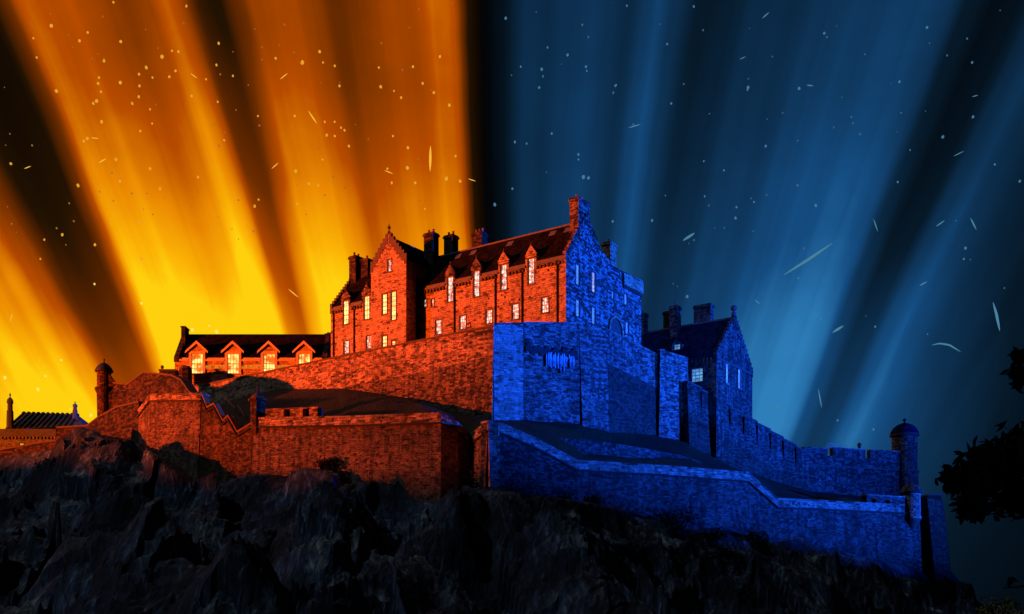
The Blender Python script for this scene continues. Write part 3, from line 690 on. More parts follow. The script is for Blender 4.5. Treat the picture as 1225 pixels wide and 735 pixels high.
# dressed corner stones of that corner
q = MB(); n0 = Vector((.58,-.816,0)); a0 = Vector((.816,.58,0))
for i in range(26):
    z = Rr[2]-.5-i*.52; w = 1.55 if i % 2 else 1.1
    q.obox((Rr[0],Rr[1],0), a0, n0, 0.0, w, -.2, .06+.045*(Rr[2]-z)*1.02, z-.5, z)
q.build('corner_stones', S_PALE, bpy.data.objects['front_corner_wall'])
lo_e = [W4(690.2,552.7,136.1,9), W4(800,559.5,142,9), W4(895,567,148,7), W4(930,598,150,5), W4(1000,601.5,155.5,3), W4(1090,606,162.6,2), W4(1100,607,163.4,2)]
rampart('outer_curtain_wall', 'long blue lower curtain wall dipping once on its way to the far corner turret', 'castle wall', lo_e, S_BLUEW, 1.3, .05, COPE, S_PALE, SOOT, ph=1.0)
# raised merlons with gun openings near the corner turret
thM = thing('gun_parapet', 'raised blue parapet with two square gun openings beside the corner turret', 'parapet', (*P(1060,600,161)[:2], 16))
a = P(1036,606,158.6); b2 = P(1082,606,162.0); d = Vector((b2.x-a.x,b2.y-a.y,0)); ln = d.length; d.normalize(); n = Vector((d.y,-d.x,0)); mb = MB()
zt = P(1060,594.5,160.5).z; zb = P(1060,606,160.5).z
facade(mb, (a.x,a.y,0)+Vector((0,0,0)) if False else Vector((a.x,a.y,0))+n*.12, d, n, [(0,zb-.6),(ln,zb-.6),(ln,zt),(0,zt)], [(ln*.12,ln*.25,zb+.1,zb+1.0),(ln*.47,ln*.60,zb+.05,zb+.95)], .8)
mb.build('wall', S_BATT, thM)
mb = MB(); mb.obox((a.x,a.y,0), d, n, -.1, ln+.1, -1.2, .2, zt+.003, zt+.2); mb.build('coping', COPE, thM)
mb = MB(); mb.obox((a.x,a.y,0), d, n, 0, ln, -1.1, -.7, zb-.6, zt); mb.build('back_wall', PIPE, thM)
# corner turret (bartizan)
bt = P(1090,600,162.8)
thC = thing('corner_turret', 'small domed blue turret corbelled out over the lower wall corner', 'turret', (bt.x, bt.y, bt.z-3))
mb = MB(); z0 = P(1090,619,162).z
mb.lathe((bt.x,bt.y,z0-2.2), [(.3,0),(.7,.7),(.75,.75),(1.1,1.3),(1.15,1.35),(1.5,2.0)], 22); mb.build('corbel', DARKTRIM, thC)
mb = MB(); mb.lathe((bt.x,bt.y,z0-.2), [(1.5,0),(1.48,.3),(1.4,.4),(1.38,4.0)], 22); mb.build('shaft', S_PALE, thC)
mb = MB(); mb.lathe((bt.x,bt.y,z0+3.8), [(1.35,-.15),(1.75,0),(1.78,.25),(1.55,.35),(1.3,.85),(.75,1.3),(.2,1.5),(0,1.52)], 22); mb.build('dome', S_BATT, thC, smooth=True)
# end tower behind the corner
e0 = P(1102,609,168); thX = thing('end_tower', 'dark blue battered tower closing the lower wall at the cliff edge', 'wall tower', (e0.x,e0.y,2))
mb = MB(); Z1 = P(1102,600,168).z; Z2 = P(1118,594.5,168).z
pts = [(e0.x-1, e0.y-5, Z1, 0), P(1127,600,166.5)[:2]+(Z1,0), (P(1129,600,172)[0], 172, Z1, 0)]
pts = [tuple(p) if len(p) == 4 else p for p in pts]
wall_mesh(mb, pts, 2.0, .10); mb.build('wall', S_OLD, thX)
mb = MB(); c0 = P(1108.5,600,167); c1 = P(1126,600,166.8); mb.hexa([(c0.x,c0.y-.3,Z1-.1),(c1.x,c1.y-.1,Z1-.1),(c1.x+.3,c1.y+3,Z1-.1),(c0.x,c0.y+3,Z1-.1)], [(c0.x,c0.y-.3,Z2+.05),(c1.x,c1.y-.1,Z2+.05),(c1.x+.3,c1.y+3,Z2+.05),(c0.x,c0.y+3,Z2+.05)]); mb.build('merlon', S_OLD, thX)
mb = MB(); mb.hexa([(c0.x-.1,c0.y-.5,Z2+.053),(c1.x+.2,c1.y-.3,Z2+.053),(c1.x+.4,c1.y+3.1,Z2+.053),(c0.x-.1,c0.y+3.1,Z2+.053)], [(c0.x-.1,c0.y-.5,Z2+.26),(c1.x+.2,c1.y-.3,Z2+.26),(c1.x+.4,c1.y+3.1,Z2+.26),(c0.x-.1,c0.y+3.1,Z2+.26)]); mb.build('coping', DARKTRIM, thX)
# low terrace wall on the cold bank
tp = [W4(640,523,140.5,22), W4(700,526,142.5,22), W4(760,534.5,147,22), W4(812,544,152,22), W4(852,558,158,20)]
rampart('terrace_wall', 'low blue retaining wall crossing the grass below the upper rampart', 'retaining wall', tp, S_BATT, .6, .03, None, None, None)

# bastion and zigzag wall, warm side
ba = [W4(163,496,158.5,14), W4(180,473.5,153,14), W4(240.5,472.5,147,13)]
rampart('square_bastion', 'dark red square bastion with a level parapet above the black rock knob', 'bastion', ba, S_LOW, 1.4, .05, COPE, S_UPPER, SOOT, ph=.7)
zz = [W4(240.7,471,147.1,10), W4(248,488.5,146.6,10), W4(256,484,146.1,10), W4(266.7,504.5,145.4,10), W4(273,498.5,145,10), W4(284,518,144.3,10), W4(302,507,143.2,10)]
rampart('zigzag_wall', 'red wall whose top zigzags down from the square bastion to the capped turret', 'castle wall', zz, S_ZIG, 1.0, .05, plain('rusty_coping', (.20,.09,.02)), None, SOOT, ph=.35)
# capped turret
ct = P(308.5,500,143.4); thK = thing('capped_turret', 'small stone turret with a dark pyramid cap at the end of the zigzag wall', 'turret', (ct.x,ct.y,ct.z-3))
mb = MB(); mb.lathe((ct.x,ct.y,0), [(.4,ct.z-3.2),(.9,ct.z-2.3),(1.0,ct.z-1.7),(.98,ct.z+2.2)], 8); mb.build('shaft', S_RUST, thK)
mb = MB(); mb.lathe((ct.x,ct.y,ct.z+2.15), [(1.0,0),(1.35,.1),(1.35,.3),(.9,.75),(.35,1.2),(.12,1.5),(.1,1.9),(.2,2.05),(0,2.3)], 8); mb.build('cap', S_RUST, thK)
# parapet with two gun openings next to it
thN = thing('embrasure_parapet', 'pale orange parapet with two dark gun openings next to the capped turret', 'parapet', (*P(345,500,143.5)[:2], 25))
a = P(318,500,142.1); b2 = P(380,500,138.5); d = Vector((b2.x-a.x,b2.y-a.y,0)); ln = d.length; d.normalize(); n = Vector((d.y,-d.x,0)); mb = MB()
zt = P(345,488.5,140.3).z; zb = P(345,501,140.3).z
facade(mb, Vector((a.x,a.y,0))+n*.03, d, n, [(0,zb-.2),(ln,zb-.2),(ln,zt-.15),(0,zt+.25)], [(ln*.36,ln*.47,zb+.1,zt-.1),(ln*.72,ln*.84,zb+.1,zt-.25)], .9)
mb.build('wall', S_RUST2, thN)
mb = MB(); mb.obox((a.x,a.y,0), d, n, 0, ln, -1.2, -.8, zb-.2, zt-.16); mb.build('back_wall', PIPE, thN)
# hand rails on the steep grass
for (u0,v0,Y0_,u1,v1,Y1_,lb) in ((267,473,163,281,489,155,'upper thin hand rail climbing the dark grass behind the zigzag wall'),(284,484,159,293,498,152,'lower thin hand rail just above the capped turret on dark grass')):
    a = P(u0,v0,Y0_); b2 = P(u1,v1,Y1_); th = thing('hand_rail', lb, 'hand rail', b2, 0, 'hand rails on the grass bank')
    mb = MB(); mb.bar(a, b2, .11); mb.build('rail', LEAD, th)
    for i in range(4):
        p = a.lerp(b2, i/3); mb = MB(); mb.bar((p.x,p.y,p.z-1.6),(p.x,p.y,p.z-.06),.06); mb.build('post', IRON, th)

# old dark wall with the sentry turret
ol = [W4(118,470,171.5,20), W4(134,459,171,20), W4(152,461,169.5,20), W4(172,446.5,166,19), W4(205,450,161,19), W4(217,456,159,19), W4(226,469,157.5,19), W4(242,484,155,19)]
rampart('old_flank_wall', 'very dark red flank wall rising behind the square bastion to the sentry turret', 'castle wall', ol, S_OLD, 1.4, .05, DARKTRIM, None, None)
sk = P(124.5,465,171.5); thS = thing('sentry_turret', 'dark domed sentry turret against the yellow sky at the flank wall end', 'turret', (sk.x,sk.y,sk.z-8))
mb = MB(); mb.lathe((sk.x,sk.y,sk.z), [(.95,-9),(1.05,-5),(1.1,-2.4),(1.15,-.8),(1.45,-.3),(1.45,.05),(1.12,.1),(1.1,2.7)], 20); mb.build('shaft', S_RUST, thS)
mb = MB(); mb.lathe((sk.x,sk.y,sk.z+2.6), [(1.1,0),(1.42,.1),(1.42,.35),(1.2,.75),(.8,1.25),(.3,1.55),(.1,1.65),(.09,1.95),(.18,2.08),(0,2.3)], 20); mb.build('dome', PIPE, thS, smooth=True)
mb = MB(); c_ = []
for i in range(9):
    t_ = i/8; u = 131+16*t_; vv_ = 447+13.5*(1-(1-t_)**2.2); p = P(u, vv_, 171.2); c_.append(p)
for a, b2 in zip(c_, c_[1:]): mb.hexa([(a.x,a.y-.4,sk.z-3),(b2.x,b2.y-.4,sk.z-3),(b2.x,b2.y+.4,sk.z-3),(a.x,a.y+.4,sk.z-3)],[(a.x,a.y-.4,a.z),(b2.x,b2.y-.4,b2.z),(b2.x,b2.y+.4,b2.z),(a.x,a.y+.4,a.z)])
mb.build('curved_shoulder', S_OLD, thS)
# low outwork wall on the far slope
ow = [W4(-30,541,171,16), W4(0,539,170,16), W4(40,532,168.5,17), W4(67,528,167.5,17), W4(67.6,512.5,167.5,17), W4(104,510.5,166,18), W4(118,500,164,18), W4(140,488,161.5,18), W4(166,482,157.5,18)]
rampart('outwork_wall', 'low dark outwork wall climbing the slope in front of the ribbed roof hall', 'castle wall', ow, S_OLD, 1.0, .05, DARKTRIM, None, None)

# ------------------------------------------------------------------ the great house
K = P(677,386,150); RZ = math.atan2(-.57,.82)
th = thing('great_house', 'tall stone house on the rock, rust lit front and blue gable, steep slate roof', 'castle building', (K.x, K.y, 0), RZ)
X = Vector((1,0,0)); Yv = Vector((0,1,0)); Zv = Vector((0,0,1))
nF = Vector((0,-1,0)); nR = Vector((1,0,0))
Kx, Ky = K.x, K.y
ca, sa = math.cos(RZ), math.sin(RZ)
def loc_front(u, v, yo=0.0):           # where a sight line meets the plane of the front wall
    dxr = (u-U0)/F
    # Kx + x*ca - yo*sa = dxr*(Ky + x*sa + yo*ca)
    x = (dxr*(Ky+yo*ca)-Kx+yo*sa)/(ca-dxr*sa)
    Yw = Ky+x*sa+yo*ca
    return x, CZ+(V0-v)/F*Yw
def loc_right(u, v):
    dxr = (u-U0)/F
    y = (dxr*Ky-Kx)/(-sa-dxr*ca); Yw = Ky+y*ca
    return y, CZ+(V0-v)/F*Yw
ZE, ZR, ZB, LEN, DEP = 52.3, 58.8, 37.0, 46.3, 10.6
WX0, WX1, WF = -34.7, -27.4, -2.8      # projecting wing
front_w = []                            # (u, vtop, vbot, width, glass, nx, ny, dormer)
for u, a, b2 in ((538.7,332,361),(570,325,355),(602.5,317,347),(635.4,310,340)): front_w.append((u,a,b2,1.05,G_PALE,2,6,True))
for u, a, b2 in ((413.8,364,388),(438.7,358,382)): front_w.append((u,a,b2,1.15,G_WARM,2,5,True))
for u, a, b2 in ((524.6,383,400),(553.6,378,394),(585,371,387),(616.5,364,382),(652,356,374)): front_w.append((u,a,b2,1.15,G_PALE,3,4,False))
for u, a, b2 in ((414.4,408,423),(441.4,402,417)): front_w.append((u,a,b2,1.15,G_PALE,3,4,False))
for u in (508.7,517.7): front_w.append((u,358,367,.55,G_PALE,2,2,False))
fm = MB(); holes_a = []; holes_b = []; wins = []
for (u, vt, vb, w, gl_, nx_, ny_, dorm) in front_w:
    x, z1 = loc_front(u, vt); _, z0 = loc_front(u, vb)
    if dorm: z1 = max(z1, ZE+.9)
    wins.append((x-w/2, x+w/2, z0, z1, gl_, nx_, ny_, dorm))
    if dorm: continue
    (holes_a if x > WX1 else holes_b).append((x-w/2, x+w/2, z0, z1))
def outline_with_notches(x0, x1, zb, ztop, notch):
    pts = [(x0,zb),(x1,zb),(x1,ztop)]
    for a, b2, z0 in sorted(notch, key=lambda q: -q[0]): pts += [(b2,ztop),(b2,z0),(a,z0),(a,ztop)]
    return pts+[(x0,ztop)]
nt_a = [(w[0],w[1],w[2]) for w in wins if w[7] and w[0] > WX1]; nt_b = [(w[0],w[1],w[2]) for w in wins if w[7] and w[0] < WX1]
facade(fm, (0,0,0), X, nF, outline_with_notches(WX1, 0, ZB, ZE, nt_a), holes_a)
facade(fm, (0,0,0), X, nF, outline_with_notches(-LEN, WX0, ZB, ZE, nt_b), holes_b)
fm.build('front_wall', S_HOUSE, th, world=False); fm = MB()
# gable side: house stone with its shade put into the colour
rw = []
for u, a, b2, w, gl_, nx_, ny_ in ((691,317,341,1.0,G_COOL,2,5),(710,326,350,1.0,G_LIT,2,5),(691,359,379,1.0,G_COOL,2,4),(710,368,388,1.0,G_COOL,2,4),(733,349,358,.7,G_COOL,2,2),(748.5,352,365,.9,G_COOL,2,3),(750,386,400,.9,G_COOL,2,3)):
    y, z1 = loc_right(u, a); _, z0 = loc_right(u, b2); rw.append((y-w/2, y+w/2, z0, z1, gl_, nx_, ny_))
ar_y0, ar_z = loc_right(729,378); ar_y1, _ = loc_right(743,390)
facade(fm, (0,0,0), Yv, nR, [(0,ZB),(22.8,ZB),(22.8,54.5),(15,54.5),(13.5,54.9),(9.3,56.3),(DEP/2,ZR+.9),(0,ZE)], [r_[:4] for r_ in rw])
# hidden sides close the volume
fm.facing([(-LEN,0,ZB),(-LEN,DEP,ZB),(-LEN,DEP,ZE),(-LEN,DEP/2,ZR+.5),(-LEN,0,ZE)], -X)
fm.facing([(-LEN,DEP,ZB),(-13,DEP,ZB),(-13,DEP,ZE),(-LEN,DEP,ZE)], Yv)
fm.facing([(-13,22.8,ZB),(0,22.8,ZB),(0,22.8,54.5),(-13,22.8,54.5)], Yv); fm.facing([(-13,DEP,ZB),(-13,22.8,ZB),(-13,22.8,54.5),(-13,DEP,54.5)], -X)
fm.build('gable_wall', S_GABLE, th, world=False); fm = MB()
# wing: front and two cheeks
wz_e, wz_a = 56.4, 60.5; wc = (WX0+WX1)/2
wing = []
for u, a, b2, w, gl_, nx_, ny_ in ((466,311,325,.75,G_PALE,2,3),(460,352,376,.95,G_WARM,2,5),(470.7,349,383,.95,G_WARM,2,6),(460,402,415,.95,G_WARM,2,3),(470.7,408,414,.75,G_WARM,2,2)):
    x, z1 = loc_front(u, a, WF); _, z0 = loc_front(u, b2, WF); wing.append((x-w/2, x+w/2, z0, z1, gl_, nx_, ny_))
facade(fm, (0,WF,0), X, nF, [(WX0,ZB),(WX1,ZB),(WX1,wz_e),(wc,wz_a+.5),(WX0,wz_e)], [w_[:4] for w_ in wing])
fm.facing([(WX1,WF,ZB),(WX1,2.5,ZB),(WX1,3.6,wz_e),(WX1,WF,wz_e)], X); fm.facing([(WX0,WF,ZB),(WX0,2.5,ZB),(WX0,3.6,wz_e),(WX0,WF,wz_e)], -X)
fm.build('wing_wall', S_HOUSE, th, world=False)
for w_ in wins:
    window(th, (0,0,0), X, nF, *w_[:4], w_[4], w_[5], w_[6], margin=.16)
    if w_[7]:                           # wall-head dormer
        a, b2, z0, z1 = w_[:4]; c = (a+b2)/2; dmb = MB(); hw = (b2-a)/2+.42
        dmb.box((c-hw,-.06,ZE),(a-.165,1.2,z1)); dmb.box((b2+.165,-.06,ZE),(c+hw,1.2,z1)); dmb.box((c-hw,-.06,z1+.163),(c+hw,2.2,z1+.5)); dmb.box((a-.164,-.0,z1),(a-.1,1.2,z1+.16))
        zt = z1+.5
        for s in (0,): dmb.hexa([(c-hw-.12,-.12,zt+.003),(c+hw+.12,-.12,zt+.003),(c+hw+.12,.22,zt+.003),(c-hw-.12,.22,zt+.003)], [(c-.03,-.12,zt+1.45),(c+.03,-.12,zt+1.45),(c+.03,.22,zt+1.45),(c-.03,.22,zt+1.45)])
        dm_ = dmb.build('dormer', S_SOOT if c < -11 else S_HOUSE, th, world=False)
        r_ = MB(); yb = (zt+1.3-ZE)/((ZR-ZE)/(DEP/2))+.2
        for s in (-1,1): r_.hexa([(c,.22,zt+1.3),(c+s*(hw+.1),.22,zt+.02),(c+s*(hw+.1),yb-1,zt+.02),(c,yb,zt+1.3)], [(c,.22,zt+1.42),(c+s*(hw+.18),.22,zt+.1),(c+s*(hw+.18),yb-1,zt+.1),(c,yb,zt+1.42)])
        r_.build('dormer_roof', SLATE, dm_, world=False)
        r_ = MB(); r_.lathe((c,.05,zt+1.4), [(.08,0),(.18,.15),(.06,.28),(.12,.4),(0,.55)], 8); r_.build('finial', DARKTRIM, dm_, world=False)
        r_ = MB(); r_.obox((0,0,0), X, nF, c-.22, c+.22, .1, .14, zt+.2, zt+.62); r_.build('carved_panel', DARKTRIM, dm_, world=False)
        r_ = MB(); r_.bar((c+hw+.15,.25,zt+.1), (c+hw+.15,yb-1.2,zt+.12), .1); r_.build('lead_flashing', LEAD, dm_, world=False)
for w_ in rw: window(th, (0,0,0), Yv, nR, *w_[:4], w_[4], w_[5], w_[6], margin=.16)
for w_ in wing: window(th, (0,WF,0), X, nF, *w_[:4], w_[4], w_[5], w_[6], margin=.16)
# arched niche
an = MB(); am = (ar_y0+ar_y1)/2; ah = (ar_y1-ar_y0)/2; pts = []
for i in range(13):
    a = math.pi*i/12; pts.append((am-ah*math.cos(a), ar_z-ah+ah*math.sin(a)))
for (y0_,z0_),(y1_,z1_) in zip(pts, pts[1:]):
    rr = lambda y, z: (am+(y-am)*1.22, ar_z-ah+(z-ar_z+ah)*1.22)
    a2, b3 = rr(y0_,z0_), rr(y1_,z1_)
    an.hexa([(.0,y0_,z0_),(.0,y1_,z1_),(.0,b3[0],b3[1]),(.0,a2[0],a2[1])], [(.28,y0_,z0_),(.28,y1_,z1_),(.28,b3[0],b3[1]),(.28,a2[0],a2[1])])
for s in (ar_y0-.01, ar_y1+.01): an.box((0, min(s, s+(s-am)*.22), ZB),(.28, max(s, s+(s-am)*.22), ar_z-ah-.002))
nich = an.build('arched_niche', S_HOUSE, th, world=False)
an = MB(); poly = [(.02,y,z) for y, z in pts]+[(.02,ar_y1,ZB),(.02,ar_y0,ZB)]; an.facing(poly, X); an.build('recess', DARKTRIM, nich, world=False)
# main roof
rf = MB()
def slab(mb, a, b2, c, d, t_=.16):
    n = (Vector(b2)-Vector(a)).cross(Vector(c)-Vector(a)).normalized(); n = n if n.z > 0 else -n
    mb.hexa([Vector(p) for p in (a,b2,c,d)], [Vector(p)+n*t_ for p in (a,b2,c,d)])
ov = .28; sl = (ZR-ZE)/(DEP/2)
slab(rf, (WX1+.02,.3,ZE+.3*sl), (-.38,.3,ZE+.3*sl), (-.38,DEP/2,ZR), (WX1+.02,DEP/2,ZR))
slab(rf, (-LEN+.38,.3,ZE+.3*sl), (WX0-.02,.3,ZE+.3*sl), (WX0-.02,DEP/2,ZR), (-LEN+.38,DEP/2,ZR))
slab(rf, (-LEN+.38,DEP+ov,ZE-ov*sl+.1), (-.38,DEP+ov,ZE-ov*sl+.1), (-.38,DEP/2,ZR), (-LEN+.38,DEP/2,ZR))
slab(rf, (WX0-.01,DEP/2,ZR), (WX1+.01,DEP/2,ZR), (WX1+.01,2.4,ZE+2.4*sl), (WX0-.01,2.4,ZE+2.4*sl))
roof = rf.build('roof', SLATE, th, world=False)
rd = MB(); rd.bar((-LEN+.4,DEP/2,ZR+.2), (-.4,DEP/2,ZR+.2), .26); rd.build('ridge', LEAD, roof, world=False)
gt_ = MB()
dms = sorted((w_[0]-.45, w_[1]+.45) for w_ in wins if w_[7])
for lo_, hi_ in ((-LEN+.1, WX0-.1), (WX1+.4, -.1)):
    cur = lo_
    for a, b2 in [q_ for q_ in dms if lo_ < q_[0] < hi_]+[(hi_, None)]:
        gt_ = MB(); gt_.box((cur,-.18,ZE-.3),(a,.32,ZE+.02)); gt_.box((cur,.02,ZE+.022),(a,.5,ZE+.36)); gt_.build('gutter', LEAD, roof, world=False)
        cur = b2
cb = MB(); xx = -LEN+.4
while xx < -.3:
    if not (WX0-.3 < xx < WX1+.3) and not any(w_[7] and w_[0]-.5 < xx < w_[1]+.3 for w_ in wins): cb.box((xx,-.24,ZE-.85),(xx+.28,-.004,ZE-.4))
    xx += .62
cb.build('corbel_table', DARKTRIM, th, world=False)
for u, v in ((548,303),(566,296),(610,285),(661,274),(679,269)):
    x, _ = loc_front(u, v, 4.4); sk_ = MB(); y0_ = 4.1
    slab(sk_, (x-.55,y0_,ZE+y0_*sl+.2), (x+.55,y0_,ZE+y0_*sl+.2), (x+.55,y0_+.7,ZE+(y0_+.7)*sl+.2), (x-.55,y0_+.7,ZE+(y0_+.7)*sl+.2), .08); sk_.build('skylight', LEAD, roof, world=False)
# wing roof
rf = MB(); yb = 6.0; ov2 = .12
for s, xe in ((-1,WX0),(1,WX1)):
    slab(rf, (wc,WF+.35,wz_a), (xe+s*ov2,WF+.35,wz_e-.12), (xe+s*ov2,(wz_e-ZE)/sl+.3,wz_e-.12), (wc,yb+.9,wz_a), .14)
wrf = rf.build('wing_roof', SLATE, th, world=False)
rd = MB(); rd.bar((wc,WF+.4,wz_a+.15), (wc,yb+.5,wz_a+.15), .2); rd.bar((WX1+.25,.3,ZE+.5),(WX1+.25,(wz_e-ZE)/sl+.2,wz_e+.05),.2); rd.build('ridge', LEAD, wrf, world=False)
# crow-stepped gables
cs = MB()
crow(cs, (0,WF,0), X, nF, (WX0-.1,wz_e), (wc-.1,wz_a+.3), -.4, .06); cs.build('crow_steps', DARKTRIM, th, world=False); cs = MB(); crow(cs, (0,WF,0), X, nF, (WX1+.1,wz_e), (wc+.1,wz_a+.3), -.4, .06)
cs.build('crow_steps', DARKTRIM, th, world=False)
cs = MB(); crow(cs, (0,0,0), Yv, nR, (-.15,ZE-.1), (DEP/2-1.5,ZR-1.1), -.42, .07); cs.build('crow_steps', S_SOOT, th, world=False)
cs = MB(); crow(cs, (0,0,0), Yv, nR, (9.4,56.1), (DEP/2+.2,ZR+1.0), -.42, .07); cs.build('crow_steps', S_SOOT, th, world=False)
cs = MB(); crow(cs, (-LEN,0,0), Yv, -X, (-.15,ZE), (DEP/2,ZR+.1), -.42, .07); cs.build('crow_steps', DARKTRIM, th, world=False); cs = MB(); crow(cs, (-LEN,0,0), Yv, -X, (DEP+.15,ZE), (DEP/2,ZR+.1), -.42, .07); cs.build('crow_steps', DARKTRIM, th, world=False)
fi = MB(); fi.lathe((wc,WF+.15,wz_a+.6), [(.25,0),(.3,.3),(.12,.45),(.1,.7),(.28,.95),(.26,1.15),(.08,1.3),(.06,1.6),(0,1.65)], 10); fi.build('finial', DARKTRIM, th, world=False)
# chimneys
chimney(th, -.95, DEP/2+.1, ZR-2.2, 62.2, 1.5, 3.3, S_SOOT, 2)
xc_, _ = loc_front(518.5, 281, DEP/2); chimney(th, xc_-.2, DEP/2-.3, ZR-1.6, 62.9, 1.9, 1.5, S_OLD, 2)
xc_, _ = loc_front(535, 284, DEP/2); chimney(th, xc_, DEP/2+1.0, ZR-1.6, 62.3, 1.8, 1.5, S_OLD, 2)
xc_, _ = loc_front(574, 275, DEP/2+2); chimney(th, xc_, DEP/2+2, ZR-2.5, 62.0, 1.9, 1.5, S_OLD, 3)
xc_, _ = loc_front(430, 307, DEP/2); chimney(th, -LEN+1.0, DEP/2-.2, ZR-1.6, 62.3, 1.5, 2.0, S_OLD, 2)
chimney(th, -LEN+3.1, DEP/2+.2, ZR-1, 61.6, 1.5, 1.4, S_OLD, 1)
yc_, zc_ = loc_right(741, 294); chimney(th, -1.6, yc_-.4, 54.5, 58.9, 1.5, 1.9, S_HOUSE, 1)
# lower back roof, hipped
rf = MB(); hz = 57.4; hy = 15.2
rf.facing([(.12,10.4,54.6),(.12,22.95,54.4),(-5,hy,hz)], X+Zv); rf.facing([(.12,22.95,54.4),(-13,22.95,54.4),(-13,hy,hz),(-5,hy,hz)], Yv+Zv); rf.facing([(.12,10.4,54.6),(-5,hy,hz),(-13,hy,hz),(-13,8.4,54.6)], -Yv+Zv)
rf.build('back_roof', SLATEB, th, world=False)
rd = MB(); rd.bar((-5,hy,hz+.05),(.2,23.0,54.55),.3); rd.bar((.1,14.8,54.5),(.1,23.0,54.4),.22); rd.build('roof_coping', COPE, th, world=False)
st_ = MB(); yy = .1
st_.box((.002,.1,50.75),(.12,rw[0][0]-.2,51.0)); st_.box((.002,rw[0][1]+.2,50.75),(.12,rw[1][0]-.2,51.0)); st_.box((.002,rw[1][1]+.2,50.75),(.12,rw[5][0]-.25,51.0)); st_.box((.002,rw[5][1]+.2,50.75),(.12,22.8,51.0)); st_.build('string_course', DARKTRIM, th, world=False)
cpb = MB(); cpb.box((.003,16.6,52.6),(.34,22.95,54.3)); cpb.build('corbelled_parapet', S_HOUSE, th, world=False)
cpb = MB()
for i in range(12): cpb.box((.003,16.7+i*.52,52.1),(.28,16.95+i*.52,52.598))
cpb.build('corbel_table', DARKTRIM, th, world=False)
for u in (399.5,424,448.5 if False else 503,544,593,625,667):
    x, _ = loc_front(u, 380); dp = MB(); dp.lathe((x,-.16,ZB), [(.1,0),(.1,ZE-ZB-.7),(.19,ZE-ZB-.65),(.19,ZE-ZB-.3),(0,ZE-ZB-.3)], 8); dp.build('downpipe', PIPE, th, world=False)
dp = MB(); dp.lathe((WX1+.16,-.35,ZB), [(.14,0),(.14,wz_e-ZB-2.4),(.2,wz_e-ZB-2.2),(0,wz_e-ZB-2)], 8); dp.build('downpipe', PIPE, th, world=False)

# ------------------------------------------------------------------ the gabled hall on the cold side
G0 = P(857,440,165); th = thing('gabled_hall', 'blue slate roofed hall with a stepped gable, standing behind the stepped wall', 'castle building', (G0.x,G0.y,0), RZ)
gx, gy = G0.x, G0.y
def lr(u, v):
    dxr = (u-U0)/F; y = (dxr*gy-gx)/(-sa-dxr*ca); return y, CZ+(V0-v)/F*(gy+y*ca)
def lf(u, v):
    dxr = (u-U0)/F; x = (dxr*gy-gx)/(ca-dxr*sa); return x, CZ+(V0-v)/F*(gy+x*sa)
HE, HR, HB, HD, HL = 42.0, 49.3, 26.0, 14.7, 24.0
mb = MB(); ww = []
for u, a, b2 in ((870,436,459),(884.5,442,465)):
    y, z1 = lr(u, a); _, z0 = lr(u, b2); ww.append((y-.55, y+.55, z0, z1))
facade(mb, (0,0,0), Yv, nR, [(0,HB),(HD,HB),(HD,HE),(HD/2,HR+.6),(0,HE)], ww)
x_, z1_ = lf(834,441); _, z0_ = lf(834,457); fw = (x_-.95, x_+.95, z0_, z1_)
facade(mb, (0,0,0), X, nF, [(-HL,HB),(0,HB),(0,HE),(-HL,HE)], [fw])
mb.facing([(-HL,0,HB),(-HL,HD,HB),(-HL,HD,HE),(-HL,HD/2,HR),(-HL,0,HE)], -X); mb.facing([(-HL,HD,HB),(0,HD,HB),(0,HD,HE),(-HL,HD,HE)], Yv)
mb.build('wall', S_BLUEW, th, world=False)
for w_ in ww: window(th, (0,0,0), Yv, nR, *w_, G_COOL, 2, 5, margin=.2, surround=COPE)
window(th, (0,0,0), X, nF, *fw, G_COOL, 3, 4, margin=.15)
rf = MB(); s2 = (HR-HE)/(HD/2)
slab(rf, (-HL,-.25,HE-.25*s2+.1), (-.4,-.25,HE-.25*s2+.1), (-.4,HD/2,HR), (-HL,HD/2,HR)); slab(rf, (-HL,HD+.25,HE-.25*s2+.1), (-.4,HD+.25,HE-.25*s2+.1), (-.4,HD/2,HR), (-HL,HD/2,HR))
hroof = rf.build('roof', SLATEB, th, world=False)
rd = MB(); rd.bar((-HL,HD/2,HR+.2),(-.4,HD/2,HR+.2),.3); rd.build('ridge', LEAD, hroof, world=False)
cs = MB(); crow(cs, (0,0,0), Yv, nR, (-.15,HE-.2), (HD/2,HR+.2), -.42, .08); cs.build('crow_steps', S_BLUEW, th, world=False); cs = MB(); crow(cs, (0,0,0), Yv, nR, (HD+.15,HE-.2), (HD/2,HR+.2), -.42, .08); cs.build('crow_steps', S_BLUEW, th, world=False)
fi = MB(); fi.lathe((-.2,HD/2,HR+.5), [(.4,0),(.42,.5),(.2,.6),(.2,.8),(.5,1.0),(.52,1.35),(.35,1.65),(0,1.75)], 12); fi.build('finial', DARKTRIM, th, world=False)
st_ = MB(); st_.box((.002,.05,HE-.6),(.14,HD-.05,HE-.3)); st_.build('string_course', DARKTRIM, th, world=False)
cb = MB()
for i in range(36): cb.box((-HL+.3+i*.65,-.26,HE-.9),(-HL+.62+i*.65,-.004,HE-.35))
cb.build('corbel_table', DARKTRIM, th, world=False)
